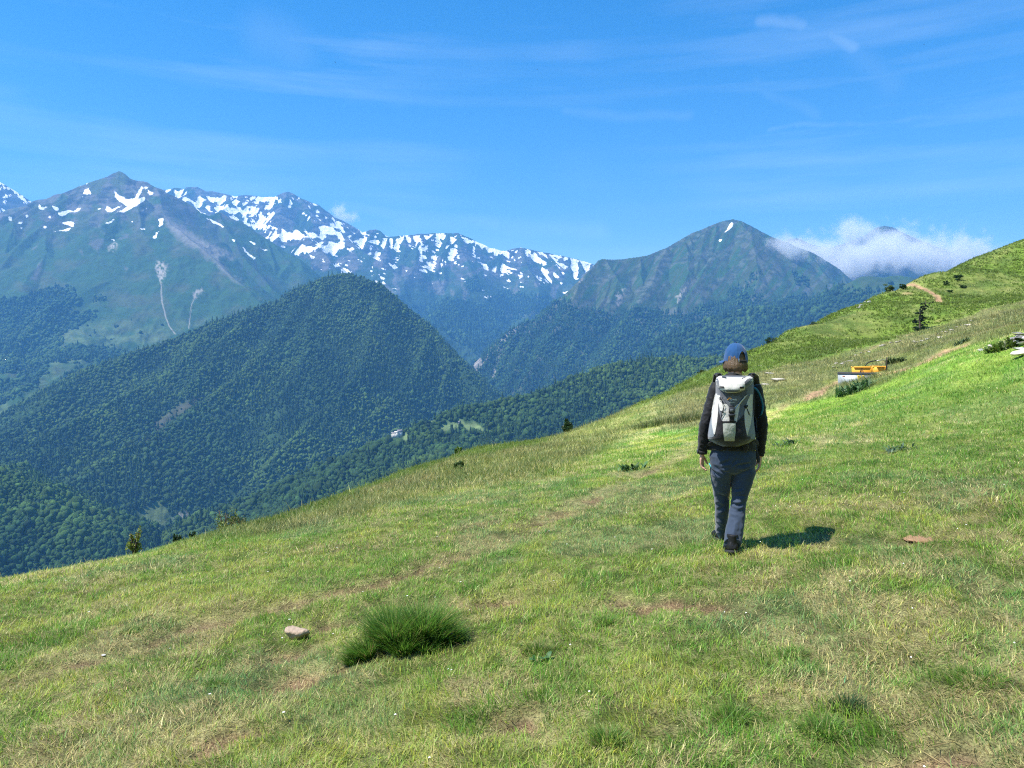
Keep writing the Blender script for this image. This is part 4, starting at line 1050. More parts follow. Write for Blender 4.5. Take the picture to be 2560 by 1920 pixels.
# ------------------------------------------------------------------ tussocks and leafy plants
def tussock(px, py, n, rad, L, wd, cols, label, seed, group=None, spread=.9, name='grass_tussock', ellip=1.6):
    global rng
    keep = rng; rng = np.random.default_rng(seed)
    p = hit(px, py)
    a = rng.uniform(0, 6.28, n); r = rad*np.sqrt(rng.random(n))
    bx, by = r*np.cos(a)*ellip, r*np.sin(a)
    B = np.stack([bx, by, gz(bx+p[0], by+p[1])-p[2]-.01], 1)
    yaw = a+rng.normal(0, .5, n)
    rel = r/rad
    col = np.array(cols[0])*np.clip(rng.normal(1, .25, n), .4, 1.8)[:, None]
    d = rng.random(n) < cols[2]
    col = np.where(d[:, None], np.array(cols[1])*np.clip(rng.normal(1, .2, n), .5, 1.5)[:, None], col)
    Ln = L*rng.uniform(.6, 1.15, n)*(1-.25*rel)
    me = blades_mesh(name, B, Ln, wd*rng.uniform(.7, 1.3, n), yaw, spread*rel*.8+np.abs(rng.normal(.08, .12, n)), spread*rel*.7+np.abs(rng.normal(.25, .2, n)), col, 3)
    rng = keep
    return tag(link(name, me, loc=tuple(p)), label, 'grass tussock', group)
def big_tussock(px, py):
    global rng
    keep = rng; rng = np.random.default_rng(31)
    p = hit(px, py); k = p[1]/F*.97
    Bs = []; Ls = []; Ys = []; Le = []; Cu = []; Co = []
    for ox, oy, rad, L, n, lean_to in [(-34, .05, 40, .34, 1100, -.05), (48, .07, 42, .33, 1100, .08), (-98, -.06, 34, .18, 700, -.45), (0, -.08, 46, .20, 600, -.1), (92, .02, 36, .22, 700, .45), (15, .02, 40, .30, 600, 0), (-60, .09, 30, .27, 400, -.2), (128, -.02, 26, .13, 260, .6), (-128, -.10, 22, .12, 220, -.5), (60, -.09, 34, .13, 260, .3)]:
        a = rng.uniform(0, 6.28, n); r = rad*k*np.sqrt(rng.random(n))*.55
        bx = ox*k+r*np.cos(a); by = oy+r*np.sin(a)*.9
        rel = r/(rad*k*.55)
        vx = np.cos(a)*rel+lean_to*1.2+rng.normal(0, .22, n); vy = np.sin(a)*rel+rng.normal(0, .22, n)
        sp_ = np.hypot(vx, vy)
        Bs.append(np.stack([bx, by, gz(bx+p[0], by+p[1])-p[2]-.01], 1)); Ls.append(L*.84*rng.uniform(.45, 1.25, n)); Ys.append(np.arctan2(vy, vx)); Le.append(.30*sp_+np.abs(rng.normal(.04, .06, n))); Cu.append(.50*sp_+np.abs(rng.normal(.18, .2, n)))
        c = np.array([.110, .240, .028])*np.clip(rng.normal(1, .32, n), .35, 2.0)[:, None]
        c = c*np.stack([1+rng.normal(0, .18, n), np.ones(n), np.ones(n)], 1)
        d = rng.random(n) < .07
        Co.append(np.where(d[:, None], np.array([.42, .34, .13])*np.clip(rng.normal(1, .2, n), .5, 1.5)[:, None], c))
    B, Ln, Y_, le, cu, co = [np.concatenate(q) for q in (Bs, Ls, Ys, Le, Cu, Co)]
    me = blades_mesh('grass_tussock', B, Ln, .0062*rng.uniform(.7, 1.3, len(B)), Y_, le, cu, co, 3)
    rng = keep
    tag(link('grass_tussock', me, loc=tuple(p)), 'largest dark green grass tussock, right of the pale stone', 'grass tussock')
DK = [.035, .085, .018]
big_tussock(1012, 1622)
TU = [(1515, 1560, 420, .07, .13, 'dark green tussock below the two bare patches in the middle of the meadow'), (1345, 1632, 500, .09, .14, 'yellowish green tussock to the right of the largest tussock', (.10, .17, .02)),
      (2060, 1830, 600, .11, .14, 'dark tussock with brown tufts near the bottom right of the meadow'), (1520, 1850, 420, .08, .13, 'small dark tussock near the bottom edge, in the middle'), (2120, 1770, 420, .09, .13, 'low tussock above the dark bottom right one', (.05, .11, .03)),
      (545, 1712, 420, .08, .12, 'small dark tussock left of the lower bare patch'), (1985, 1640, 380, .08, .12, 'low lush tussock in the meadow under the molehill'), (2440, 1700, 600, .14, .11, 'wide lush tussock by the right edge of the meadow'), (330, 1580, 300, .06, .12, 'small tussock beside the trodden path at the left'), (1830, 1795, 420, .09, .13, 'dark tussock below the hiker, near the bottom edge')]
for k, q in enumerate(TU):
    px, py, n, r, L, lab = q[:6]; c = q[6] if len(q) > 6 else (.120, .250, .034)
    tussock(px, py, int(n*.7), r*.62, L*.66, .0045, (c, (.32, .27, .11), .12), lab, 40+k, 'small tussocks dotted over the meadow', spread=.8, ellip=1.3)
tussock(1655, 1062, 700, .55, .42, .012, ((.075, .115, .03), (.30, .25, .12), .2), 'clump of tall rushes on the brow left of the hiker', 61, ellip=2.0, spread=.35, name='rush_clump')
tussock(1725, 1052, 420, .4, .38, .012, ((.08, .12, .03), (.30, .25, .12), .2), 'smaller clump of tall rushes nearer to the hiker', 62, ellip=1.6, spread=.35, name='rush_clump')

def leafy(px, py, n, rad, L, wd, col, label, seed, cat='plant', name='leafy_plant', ellip=1.5, stiff=.9):
    global rng
    keep = rng; rng = np.random.default_rng(seed)
    p = hit(px, py)
    a = rng.uniform(0, 6.28, n); r = rad*np.sqrt(rng.random(n)); bx, by = r*np.cos(a)*ellip, r*np.sin(a)
    B = np.stack([bx, by, gz(bx+p[0], by+p[1])-p[2]], 1)
    c = np.array(col)*np.clip(rng.normal(1, .25, n), .5, 1.7)[:, None]
    # broad leaf: blade that is widest in the middle
    yaw = rng.uniform(0, 6.28, n); lean = np.abs(rng.normal(.35, .25, n)); cur = np.abs(rng.normal(stiff, .35, n)); Ln = L*rng.uniform(.55, 1.25, n)
    d = np.stack([np.cos(yaw), np.sin(yaw), 0*yaw], 1); s = np.stack([-np.sin(yaw), np.cos(yaw), 0*yaw], 1); up = np.array([0, 0, 1.])
    rows = []
    for t, wf in ((0, .25), (.25, .8), (.5, 1.), (.78, .7)):
        h = lean*t+cur*t*t; f = 1/np.sqrt(1+(lean+cur*t)**2*.7)
        cc = B+up*(Ln*t*f)[:, None]+d*(Ln*h*f)[:, None]
        w = wd*wf*(Ln/L)
        rows += [cc-s*(w/2)[:, None]+up*(w*.15)[:, None], cc+s*(w/2)[:, None]+up*(w*.15)[:, None]]
    h = lean+cur; f = 1/np.sqrt(1+h*h*.7); rows.append(B+up*(Ln*f)[:, None]+d*(Ln*h*f)[:, None])
    V = np.stack(rows, 1); base = (np.arange(n)*9)[:, None]
    q = np.concatenate([base+np.array([[2*j, 2*j+1, 2*j+3, 2*j+2]]) for j in range(3)]); t3 = base+np.array([[6, 7, 8]])
    me = raw_mesh(name, V.reshape(-1, 3), [q, t3]); attr_col(me, 'Col', np.repeat(c, 9, 0)); me.materials.append(M_LEAF)
    rng = keep
    return tag(link(name, me, loc=tuple(p)), label, cat)
leafy(1578, 1176, 46, .15, .14, .04, (.075, .155, .05), 'dark broad leaved plant growing beside the path left of the hiker', 71)
leafy(2135, 980, 200, .36, .30, .05, (.085, .165, .06), 'broad leaved dock plants growing against the grey metal trough', 72)
leafy(2120, 965, 60, .3, .36, .09, (.05, .115, .04), 'smaller dock plant tucked behind the bigger docks by the trough', 73) if False else None
leafy(1352, 1652, 8, .025, .045, .028, (.06, .14, .05), 'tiny dark rosette of leaves at the foot of the yellowish tussock', 74, name='leaf_rosette')
leafy(2512, 870, 240, .28, .22, .055, (.11, .165, .03), 'yellow green nettles growing beside the stone pile', 75, name='nettle_clump', ellip=1.5)
leafy(2402, 858, 80, .22, .18, .05, (.06, .115, .05), 'dark leafy plant on the bank at the top of the dirt path', 76)
leafy(2300, 868, 60, .25, .16, .05, (.075, .125, .03), 'low dark plant on the bench above the dirt path', 77)
leafy(2237, 908, 120, .24, .30, .06, (.085, .125, .035), 'scrubby green bush beside the stake behind the yellow trough', 78)
leafy(1960, 1112, 34, .12, .10, .03, (.075, .14, .07), 'bluish green leafy weed in the meadow right of the hiker', 79)
leafy(2245, 1125, 40, .16, .09, .03, (.085, .15, .08), 'bluish green low weeds on the bank right of the hiker', 80)

# ------------------------------------------------------------------ shrubs and trees on the brow
def leaf_cloud(cs, rs, n, sz, col, seed, var=.28):
    g = np.random.default_rng(seed)
    Vs = []; Cs = []
    for (c, r), k in zip(zip(cs, rs), n):
        r = np.array(r if hasattr(r, '__len__') else (r, r, r))
        d = g.normal(size=(k, 3)); d /= np.linalg.norm(d, axis=1)[:, None]
        p = np.array(c)+d*r*(g.random(k)**.45)[:, None]
        u = g.normal(size=(k, 3)); u /= np.linalg.norm(u, axis=1)[:, None]
        w = np.cross(u, g.normal(size=(k, 3))); w /= np.linalg.norm(w, axis=1)[:, None]
        s = sz*g.uniform(.6, 1.4, k)[:, None]
        Vs.append(np.stack([p-u*s*.5, p+w*s*.3, p+u*s*.5, p-w*s*.3], 1).reshape(-1, 3))
        tone = g.normal(1, .12)
        Cs.append(np.repeat(np.array(col)*np.clip(g.normal(tone, var, k), .35, 1.9)[:, None], 4, 0))
    V = np.concatenate(Vs); C_ = np.concatenate(Cs)
    return V, np.arange(len(V)).reshape(-1, 4), C_
def shrub(px, py, Y, w, h, col, label, seed, cat='bush', name='bush', dens=1.0, stem=.35, sparse=False, leaf=.07):
    """Y: depth of the stem foot; stands on the hillside there"""
    g = np.random.default_rng(seed)
    rx, rz = ratio(px, py); x = rx*Y; z = float(gz(np.array([x]), np.array([Y]))[0])
    root = empty(name, (x, Y, z)); tag(root, label, cat)
    mb = MB(); cs = []; rs = []; ns = []
    k = 5 if not sparse else 7
    for i in range(k):
        a = 6.28*i/k+g.uniform(-.4, .4); rr = w*.5*g.uniform(.3, .8); hh = h*g.uniform(.45, .95)
        tip = np.array([rr*math.cos(a), rr*math.sin(a)*.8, hh])
        mb.tube([(0, 0, -.1), tip*[.35, .35, .45], tip], [h*.030+.012, h*.018+.006, .006], 6)
        for q in range(5):
            c = tip*[1, 1, .98]*g.uniform(.35, 1.0)+g.normal(0, 1, 3)*[w*.11, w*.11, h*.09]
            cs.append(c); rs.append((w*g.uniform(.13, .22)*(0.75 if sparse else 1), w*g.uniform(.13, .22)*(0.75 if sparse else 1), h*g.uniform(.12, .20))); ns.append(int((45 if sparse else 90)*dens))
    mb.build('stem', M_BARK, root)
    V, Fc, CC = leaf_cloud(cs, rs, ns, leaf, col, seed+1)
    me = raw_mesh('foliage', V, Fc); attr_col(me, 'Col', CC); me.materials.append(M_LEAF)
    link('foliage', me, None, root)
    return root
DG = (.030, .065, .018)
def brow(px, extra=0.0): return float(np.interp(px, _sx, [s[2] for s in SIL]))+extra
shrub(1420, 1076, brow(1420)-.3, .56, .62, DG, 'round dark bush alone on the brow in the middle of the photo', 301)
shrub(1928, 852, brow(1928)-.5, 1.25, .75, DG, 'dark bush on the brow just right of the cap', 302)
shrub(2032, 806, brow(2032)-.4, 1.5, .75, (.045, .08, .02), 'low green bush on the brow halfway up the slope', 303)
shrub(2223, 722, brow(2223)-1, 1.5, 1.2, (.075, .12, .03), 'round green bush on the brow near the top of the slope', 304, leaf=.12)
shrub(2258, 727, 100, 1.0, .8, DG, 'small dark bush just inside the brow near the reddish track', 305, leaf=.1)
for k, (px, py, Y, w, h, lab) in enumerate([(2365, 728, 103, 1.3, .8, 'left one of the dark bushes beside the reddish track'), (2395, 726, 105, 1.6, 1.1, 'biggest dark bush to the right of the reddish track'), (2408, 735, 101, 1.4, .8, 'lower right bush of those beside the reddish track'), (2375, 738, 99, 1.2, .5, 'lowest of the dark bushes beside the reddish track')]):
    shrub(px, py, Y, w*.65, h*.7, (.07, .125, .03), lab, 310+k, leaf=.12)
shrub(562, 1322, brow(562)+.5, .55, .62, (.15, .19, .04), 'sparse leafy sapling on the brow at the left, left of its neighbour', 321, 'sapling', 'sapling', sparse=True, leaf=.032, dens=.55)
shrub(600, 1312, brow(600)+.5, .34, .48, (.10, .14, .035), 'smaller sapling on the brow, right of the sparse one', 322, 'sapling', 'sapling', sparse=True, leaf=.032, dens=.5)
shrub(336, 1384, brow(336)+.6, .27, .50, (.22, .26, .04), 'yellow green sapling beside the tower house at the left', 323, 'sapling', 'sapling', sparse=True, leaf=.032, dens=.55)
for k, (px, py, w, h, lab) in enumerate([(438, 1352, .10, .24, 'leftmost of the three tiny dark shrubs on the left brow'), (453, 1353, .12, .20, 'middle one of the three tiny dark shrubs on the left brow'), (482, 1344, .15, .24, 'rightmost and biggest of the three tiny dark shrubs on the left brow')]):
    shrub(px, py, brow(px)+.25, w, h, DG, lab, 330+k, 'shrub', 'shrub', leaf=.03, dens=.5)
shrub(655, 1298, brow(655), .3, .22, (.05, .085, .02), 'low weed bush on the left brow under the saplings', 340, 'shrub', 'shrub', leaf=.04, dens=.5) if False else None
shrub(1145, 1122, brow(1145), .25, .3, (.09, .17, .02), 'bright green weed standing on the brow at the centre', 341, 'shrub', 'shrub', leaf=.05, dens=.6)
shrub(1755, 945, brow(1755)-.3, .6, .55, (.05, .08, .02), 'small bush on the brow just left of the cap', 342)
shrub(1148, 1192, 17.5, .34, .2, (.06, .11, .025), 'low leafy weed in the brownish grass at the centre', 343, 'shrub', 'shrub', leaf=.05, dens=.8)

# the lone ragged conifer on the far slope
def lone_tree():
    g = np.random.default_rng(351)
    p = hit(2295, 826)
    k = p[1]/F                                             # metres per pixel there
    root = empty('ragged_conifer', tuple(p)); tag(root, 'single ragged dark conifer with gaps on the bracken slope', 'tree')
    top = 74*k
    mb = MB(); pts = []
    for i in range(10):
        t = i/9; pts.append((k*(2+11*t+2.5*math.sin(t*9)), .2*math.sin(t*5), top*t-.2*(i == 0)))
    mb.tube(pts, [k*(3.2-2.6*i/9) for i in range(10)], 7)
    cs = []; rs = []; ns = []
    for i in range(30):
        t = g.uniform(.02, .97); j = t*9; a = int(min(j, 8)); f = j-a
        b = np.array(pts[a])*(1-f)+np.array(pts[a+1])*f
        sd = g.choice([-1, 1]); L = k*g.uniform(5, 17)*(1.15-.4*t) if t < .86 else k*g.uniform(5, 18)
        tip = b+np.array([sd*L, g.uniform(-.5, .5)*L, g.uniform(-.25, .22)*L])
        mb.tube([b, (b+tip)/2+[0, 0, -.05*L], tip], [k*1.0, k*.7, k*.3], 5)
        for q in (.45, .75, 1.0):
            if g.random() < .8:
                cs.append(b+(tip-b)*q+g.normal(0, k*1.2, 3)); rs.append((k*2.6, k*2.6, k*1.8)); ns.append(12)
    cs.append(np.array([k*-3, 0, k*4])); rs.append((k*6, k*5, k*6)); ns.append(120)
    cs.append(np.array([k*13, 0, k*8])); rs.append((k*6, k*4, k*5)); ns.append(60)
    mb.build('trunk', M_BARK, root)
    V, Fc, CC = leaf_cloud(cs, rs, ns, .16, (.022, .048, .022), 352)
    me = raw_mesh('crown', V, Fc); attr_col(me, 'Col', CC); me.materials.append(M_LEAF); link('crown', me, None, root)
lone_tree()

# ------------------------------------------------------------------ stones
g = np.random.default_rng(77)
i = 0
LINE = [(2285, 858), (2293, 854), (2301, 851), (2310, 849), (2322, 846), (2332, 842), (2345, 838), (2357, 833), (2368, 829), (2380, 826), (2391, 821), (2402, 817), (2414, 809), (2425, 803), (2435, 797), (2352, 843), (2300, 864), (2420, 812)]
for px, py in LINE:
    s = g.uniform(.10, .28)
    stone(px+g.uniform(-4, 4), py+g.uniform(-4, 4), (s*1.5, s, s*.6), 400+i, 'pale stone in the upper broken line of stones across the bench', 'upper line of stones on the bench', M_STONE, rz=g.uniform(0, 3)); i += 1
M_STONE_L = mat('dusty grey stone', (.34, .31, .27), .9, .3, 8, .6, 14)
LINE2 = [(2088, 915), (2096, 912), (2104, 909), (2112, 905), (2120, 901), (2128, 898), (2138, 893), (2146, 889), (2156, 884), (2164, 880), (2172, 877), (2180, 872), (2190, 868), (2200, 865), (2211, 861), (2252, 850), (2246, 853), (2226, 862), (2108, 912), (2122, 908)]
for px, py in LINE2:
    s = g.uniform(.09, .25)
    stone(px+g.uniform(-5, 5), py+g.uniform(-5, 5), (s*1.6, s, s*.5), 440+i, 'grey stone in the lower broken line of stones above the troughs', 'lower line of stones on the bench', M_STONE_L, rz=g.uniform(0, 3)); i += 1
for k, (px, py, lab) in enumerate([(2153, 765, 'largest white stone high on the far slope'), (2162, 758, 'white stone uphill of the largest one on the far slope'), (2147, 771, 'white stone downhill of the largest one on the far slope'), (2173, 757, 'white stone to the right of the others on the far slope')]):
    stone(px, py, (.5, .4, .4), 480+k, lab, None, M_STONE_W)
for k, (px, py, s, lab) in enumerate([(1925, 935, .35, 'pale stone on the slope above the left end of the trough'), (1950, 952, .6, 'flat slab in the grass right of the shoulder of the hiker'), (1912, 962, .3, 'small stone in the grass close to the shoulder of the hiker'), (1900, 915, .25, 'tiny stone on the slope beside the head of the hiker')]):
    stone(px, py, (s*1.5, s*.8, s*.35), 490+k, lab, None, M_STONE)
# the stone pile at the right edge
PILE = [(2552, 868, .00, (.42,.30,.11), M_STONE_W, 'pale slab at the bottom of the stone pile'), (2530, 858, .00, (.38,.28,.10), M_STONE_W, 'light slab at the left foot of the stone pile'), (2556, 862, .10, (.38,.30,.09), M_STONE, 'buff slab in the middle of the stone pile'), (2540, 858, .12, (.28,.22,.09), M_STONE_W, 'whitish rock tilted in the middle of the stone pile'),
        (2533, 856, .19, (.36,.28,.10), M_STONE_G, 'dark slab on the left of the stone pile'), (2552, 858, .25, (.46,.32,.09), M_STONE_G, 'long dark slab near the top of the stone pile'), (2548, 856, .32, (.42,.30,.06), M_STONE_G, 'grey slab on top of the stone pile'), (2572, 860, .20, (.4,.3,.14), M_STONE_W, 'white rock cut by the right edge of the photo'), (2545, 857, .385, (.34, .2, .03), M_STONE_W, 'thin pale slate lying on the very top of the stone pile')]
for k, (px, py, up, s, m, lab) in enumerate(PILE):
    o = stone(px, py+8, tuple(.8*q for q in s), 520+k, lab, 'piled stones at the right edge', m, rz=g.uniform(-.5, .5), up=up*.8, sink=.15)
    o.rotation_euler = (g.uniform(-.2, .2), g.uniform(-.25, .1), g.uniform(-.5, .5))
o = stone(2556, 890, (.62, .22, .17), 541, 'long squared pale stone below the stone pile', None, mat('cream limestone', (.60, .53, .40), .85, .15, 9, .4, 16), sink=.1); o.rotation_euler = (0, -.12, .15)
stone(2478, 878, (.26, .2, .2), 543, 'pinkish grey stone left of the nettles', None, M_STONE, sink=.15)
stone(2452, 878, (.20, .12, .09), 545, 'small white stone left of the stone pile', None, M_STONE_W, sink=.15)

# molehill
p = hit(2300, 1350)
V, Fc = _ico(3); V = V[:, :]*[.115, .10, .022]; V[:, :2] *= (1+.5*(fbm(V[:, 0]/.05+9, V[:, 1]/.05, 3, 553)-.5))[:, None]; V[:, 2] += .022*(fbm(V[:, 0]/.025, V[:, 1]/.025, 3, 551)-.5)*2
me = raw_mesh('molehill', V, Fc); smooth(me)
tag(link('molehill', me, mat('fresh earth', (.33, .20, .11), .95, .5, 45, .9, 70), loc=tuple(p)), 'reddish brown molehill in the meadow right of the hiker', 'molehill')

# ------------------------------------------------------------------ drinking troughs
M_ZINC = mat('weathered galvanised steel', (.36, .39, .40), .55, .14, 5, .1, 20, .4, .35)
M_RIM = mat('dull dark rim', (.06, .062, .065), .6, .2, 10)
M_YPLAST = mat('faded orange yellow plastic', (.80, .36, .035), .55, .10, 4, .08, 30)
M_YSPRAY = mat('yellow spray paint', (.72, .52, .04), .7, .25, 30)
M_WATER = mat('trough water', (.02, .035, .03), .06, .2, 3, .05, 8, .5)
M_HOSE = mat('black hose', (.012, .014, .02), .45, .2, 20)
M_RUST = mat('rusty steel', (.11, .055, .03), .8, .35, 25)

def local_pix(Y, x0):
    """pixel -> local (x, z) on the plane y = Y, x measured from x0"""
    return lambda px, py: (float(ratio(px, py)[0]*Y-x0), float(CAM[2]+ratio(px, py)[1]*Y))
Yt = 29.4
lp = local_pix(Yt, 0)
xl, zt_ = lp(2094, 934.5); xr, _ = lp(2191, 936); _, zb_ = lp(2094, 978)
Lz = xr-xl; Hz = zt_-zb_; Dz = .85
AZ = -.43; Lz *= math.cos(AZ)
root = empty('metal_trough', ((xl+xr)/2-math.sin(AZ)*Dz/2, Yt+math.cos(AZ)*Dz/2, zb_-.12), AZ); tag(root, 'grey galvanised metal trough with yellow spray marks, nearest of the troughs', 'trough')
def hollow(L, D, Hh, th, taper=.94, cham=0.0, floor=.08):
    """open tank: outer and inner walls, wall top, floor. cham cuts the corners"""
    def ring(l, d, z):
        c = cham
        if c: return [(-l+c, -d, z), (l-c, -d, z), (l, -d+c, z), (l, d-c, z), (l-c, d, z), (-l+c, d, z), (-l, d-c, z), (-l, -d+c, z)]
        return [(-l, -d, z), (l, -d, z), (l, d, z), (-l, d, z)]
    a, b = L/2, D/2
    R = [ring(a*taper, b*taper, 0), ring(a, b, Hh), ring(a-th, b-th, Hh), ring(a*taper-th, b*taper-th, floor)]
    n = len(R[0]); V = sum(R, []); Fc = [list(range(n-1, -1, -1)), [3*n+i for i in range(n)]]
    for k in range(3):
        for i in range(n):
            j = (i+1) % n; Fc.append([k*n+i, k*n+j, k*n+n+j, k*n+n+i])
    return V, Fc
mb = MB(); mb.add(*hollow(Lz, Dz, Hz+.12, .012, .965)); mb.build('tank', M_ZINC, root, False)
mb = MB()
for s, (cx_, cy_, dx_, dy_) in enumerate([(0, -Dz/2, Lz+.03, .035), (0, Dz/2, Lz+.03, .035), (-Lz/2, 0, .035, Dz-.04), (Lz/2, 0, .035, Dz-.04)]):
    mb.box((cx_, cy_, Hz+.125), (dx_, dy_, .045), bev=.008)
mb.build('rim', M_RIM, root)
mb = MB(); mb.box((0, 0, Hz-.06), (Lz*.95, Dz*.94, .02)); mb.build('water', M_WATER, root, False)
mb = MB(); fy = -Dz/2
def spray(pts, w):
    mb.tube([(x, fy*(.965+.035*(z/(Hz+.12)))-.004, z) for x, z in pts], w, 6, squash=.15, ref=(1, 0, 0))
def T(px, py): x, z = lp(px, py); return ((x-(xl+xr)/2)*math.cos(AZ), z-zb_+.12)
spray([T(2145, 938), T(2146, 948), T(2146, 953)], .028); spray([T(2145, 940), T(2151, 940), T(2153, 943), T(2147, 944)], .026)
spray([T(2156, 939), T(2160, 940), T(2161, 944), T(2155, 943)], .026); spray([T(2158, 945), T(2161, 948), T(2157, 949)], .03)
mb.build('spray_mark', M_YSPRAY, root)
mb = MB(); c0 = T(2109, 941); mb.box((c0[0], fy*.995-.002, c0[1]), (.085, .004, .035)); mb.build('sticker', mat('orange sticker', (.75, .16, .05), .5, .1), root, False)

def yellow(name, pxl, pxr, pyt, pyb, Y, D, rz, label, brace=True):
    lq = local_pix(Y, 0)
    a, t_ = lq(pxl, pyt); b, _ = lq(pxr, pyt); _, bt = lq(pxl, pyb)
    Lx = (b-a)*math.cos(AZ); Hh = t_-bt+.15
    r = empty(name, ((a+b)/2-math.sin(AZ+rz)*D/2, Y+math.cos(AZ+rz)*D/2, bt-.15), AZ+rz); tag(r, label, 'trough', 'orange yellow plastic troughs')
    m = MB(); m.add(*hollow(Lx, D, Hh, .035, .90, cham=.09)); m.build('tank', M_YPLAST, r, False)
    m = MB()
    for q in (-1, 1):
        m.box((0, q*D/2, Hh+.012), (Lx-.16, .06, .04), bev=.012); m.box((q*Lx/2, 0, Hh+.012), (.06, D-.16, .04), bev=.012)
    m.build('rim', M_YPLAST, r)
    m = MB(); m.box((0, 0, Hh-.10), (Lx*.84, D*.8, .015)); m.build('water', M_WATER, r, False)
    if brace:
        m = MB()
        for q in (-1, 1):
            m.tube([(-.02+q*.02, -D/2*1.005, Hh-.02), (-.02+q*.10, -D/2*.93-.02, .06)], .013, 6)
        m.build('brace', M_RUST, r)
    return r
yellow('plastic_trough', 2129, 2182, 919, 940, 30.9, .8, 0, 'orange yellow trough with a V shaped brace behind the metal trough')
yellow('plastic_trough', 2186, 2217, 917.5, 934, 32.3, .7, .25, 'second orange yellow trough farther right, beside the dark stake', False)
lq = local_pix(31.9, 0)
def Q(px, py, dy=0): x, z = lq(px, py); return (x, 31.9+dy, z)
mb = MB(); mb.tube([Q(2163, 922), Q(2164, 914), Q(2168, 908), Q(2175, 904.5), Q(2184, 902.5), Q(2191, 901.5)], .024, 8)
root = empty('water_hose', Q(2163, 922)); tag(root, 'black water hose arching into the orange yellow trough from the stake', 'hose')
o = mb.build('pipe', M_HOSE, root); o.location = -Vector(root.location)
mb = MB(); mb.tube([Q(2191, 901.5), Q(2203, 900.5), Q(2215.5, 900)], .017, 8); o = mb.build('nozzle', mat('pale metal pipe', (.45, .45, .42), .4, .1, 10, 0, None, .5, .6), root); o.location = -Vector(root.location)
p = Q(2215.5, 940)
mb = MB(); mb.tube([(0, 0, -.3), (0, 0, .5), (.01, 0, Q(2215.5, 893)[2]-p[2])], [.03, .028, .024], 8)
tag(mb.build('stake', mat('dark weathered wood', (.045, .035, .03), .9, .3, 20), loc=p), 'thin dark stake holding the hose beside the right orange yellow trough', 'stake')

# ------------------------------------------------------------------ far houses, birds
M_WALL = mat('pale render', (.62, .58, .52), .85, .12, .6); M_SLATE = mat('slate roof', (.20, .19, .20), .7, .2, 1.2); M_TILE = mat('rosy tile roof', (.46, .28, .24), .8, .15, 1.0); M_DARKWIN = mat('dark window', (.03, .035, .05), .2, .2)
def house(px, py, w, d, h, roof, label, rz=0, seed=0, G=GH, wall=M_WALL, tower=False, name='farmhouse'):
    # finds the hillside along this line of sight
    Y = np.linspace(G['Y'][0], G['Y'][-1], 3000); rx, rz_ = ratio(px, py)
    z = G['hf'](rx*Y, Y); i = int(np.argmax(CAM[2]+rz_*Y < z)); Yh = Y[i]
    root = empty(name, (rx*Yh, Yh, float(z[i])+2.5), rz); tag(root, label, 'house')
    mb = MB(); mb.box((0, 0, h/2-3), (w, d, h+6)); mb.build('wall', wall, root, False)
    e = .5; mb = MB(); rh = w*.32 if not tower else w*.6
    if tower:
        mb.add([(-w/2-e, -d/2-e, h), (w/2+e, -d/2-e, h), (w/2+e, d/2+e, h), (-w/2-e, d/2+e, h), (0, 0, h+rh)], [[0, 1, 4], [1, 2, 4], [2, 3, 4], [3, 0, 4], [3, 2, 1, 0]])
    else:
        mb.add([(-w/2-e, -d/2-e, h), (w/2+e, -d/2-e, h), (w/2+e, d/2+e, h), (-w/2-e, d/2+e, h), (-w/2-e, 0, h+rh), (w/2+e, 0, h+rh)], [[0, 1, 5, 4], [2, 3, 4, 5], [1, 2, 5], [3, 0, 4], [3, 2, 1, 0]])
    r = mb.build('roof', roof, root, False)
    mb = MB(); mb.box((w*.25, d*.1, h+rh*.9), (1., 1., 2.4)); mb.build('chimney', wall, r, False)
    n = max(2, int(w/4))
    for k in range(n):
        mb = MB(); mb.box((-w/2+w*(k+.5)/n, -d/2-.03, h*.55), (1.1, .12, 1.5)); mb.build('window', M_DARKWIN, root, False)
    return root
house(984, 1093, 9, 8, 6, M_SLATE, 'leftmost pale house of the hamlet on the wooded spur', .2)
house(992, 1091, 9, 8, 6, M_WALL, 'middle house of the hamlet on the wooded spur, with the palest roof', .1)
house(1000, 1088, 11, 8, 6, M_SLATE, 'rightmost and longest house of the hamlet on the wooded spur', -.1)
house(1149, 1061, 6, 5, 3, M_SLATE, 'small grey barn between the two clearings on the wooded spur', .1, name='barn', wall=mat('weathered barn wall', (.16, .15, .14), .9, .2, 1))
house(310, 1366, 14, 12, 15, M_TILE, 'pale house with rosy roof in the valley at the left brow', .3, G=GD)
house(301, 1368, 7, 7, 18, M_TILE, 'narrow stone tower beside the rosy roofed house at the left brow', .1, G=GD, tower=True, wall=mat('old stone wall', (.42, .39, .35), .9, .2, 1), name='tower')

def bird(px, py, Y, span, roll, label):
    p = P(px, py, Y)
    root = empty('bird', tuple(p), .6); root.rotation_euler = (0, roll, .6); tag(root, label, 'bird', 'birds in the sky')
    M = M_BIRD
    mb = MB(); mb.tube([(0, -.30*span, 0), (0, -.18*span, .0), (0, 0, 0), (0, .17*span, .01), (0, .24*span, .01)], [.01*span, .035*span, .06*span, .045*span, .01*span], 8); mb.build('body', M, root)
    for s in (-1, 1):
        mb = MB(); V = [(s*.03*span, .10*span, .01), (s*.26*span, .12*span, .06*span), (s*.5*span, -.06*span, .03*span), (s*.24*span, -.01*span, .05*span), (s*.03*span, -.08*span, .01)]
        V = V+[(a, b, c-.012*span) for a, b, c in V]
        Fc = [[0, 1, 2, 3, 4], [9, 8, 7, 6, 5]]+[[k, (k+1) % 5+0, (k+1) % 5+5, k+5] for k in range(5)]
        if s < 0: Fc = [f[::-1] for f in Fc]
        mb.add(V, Fc); mb.build('wing', M, root)
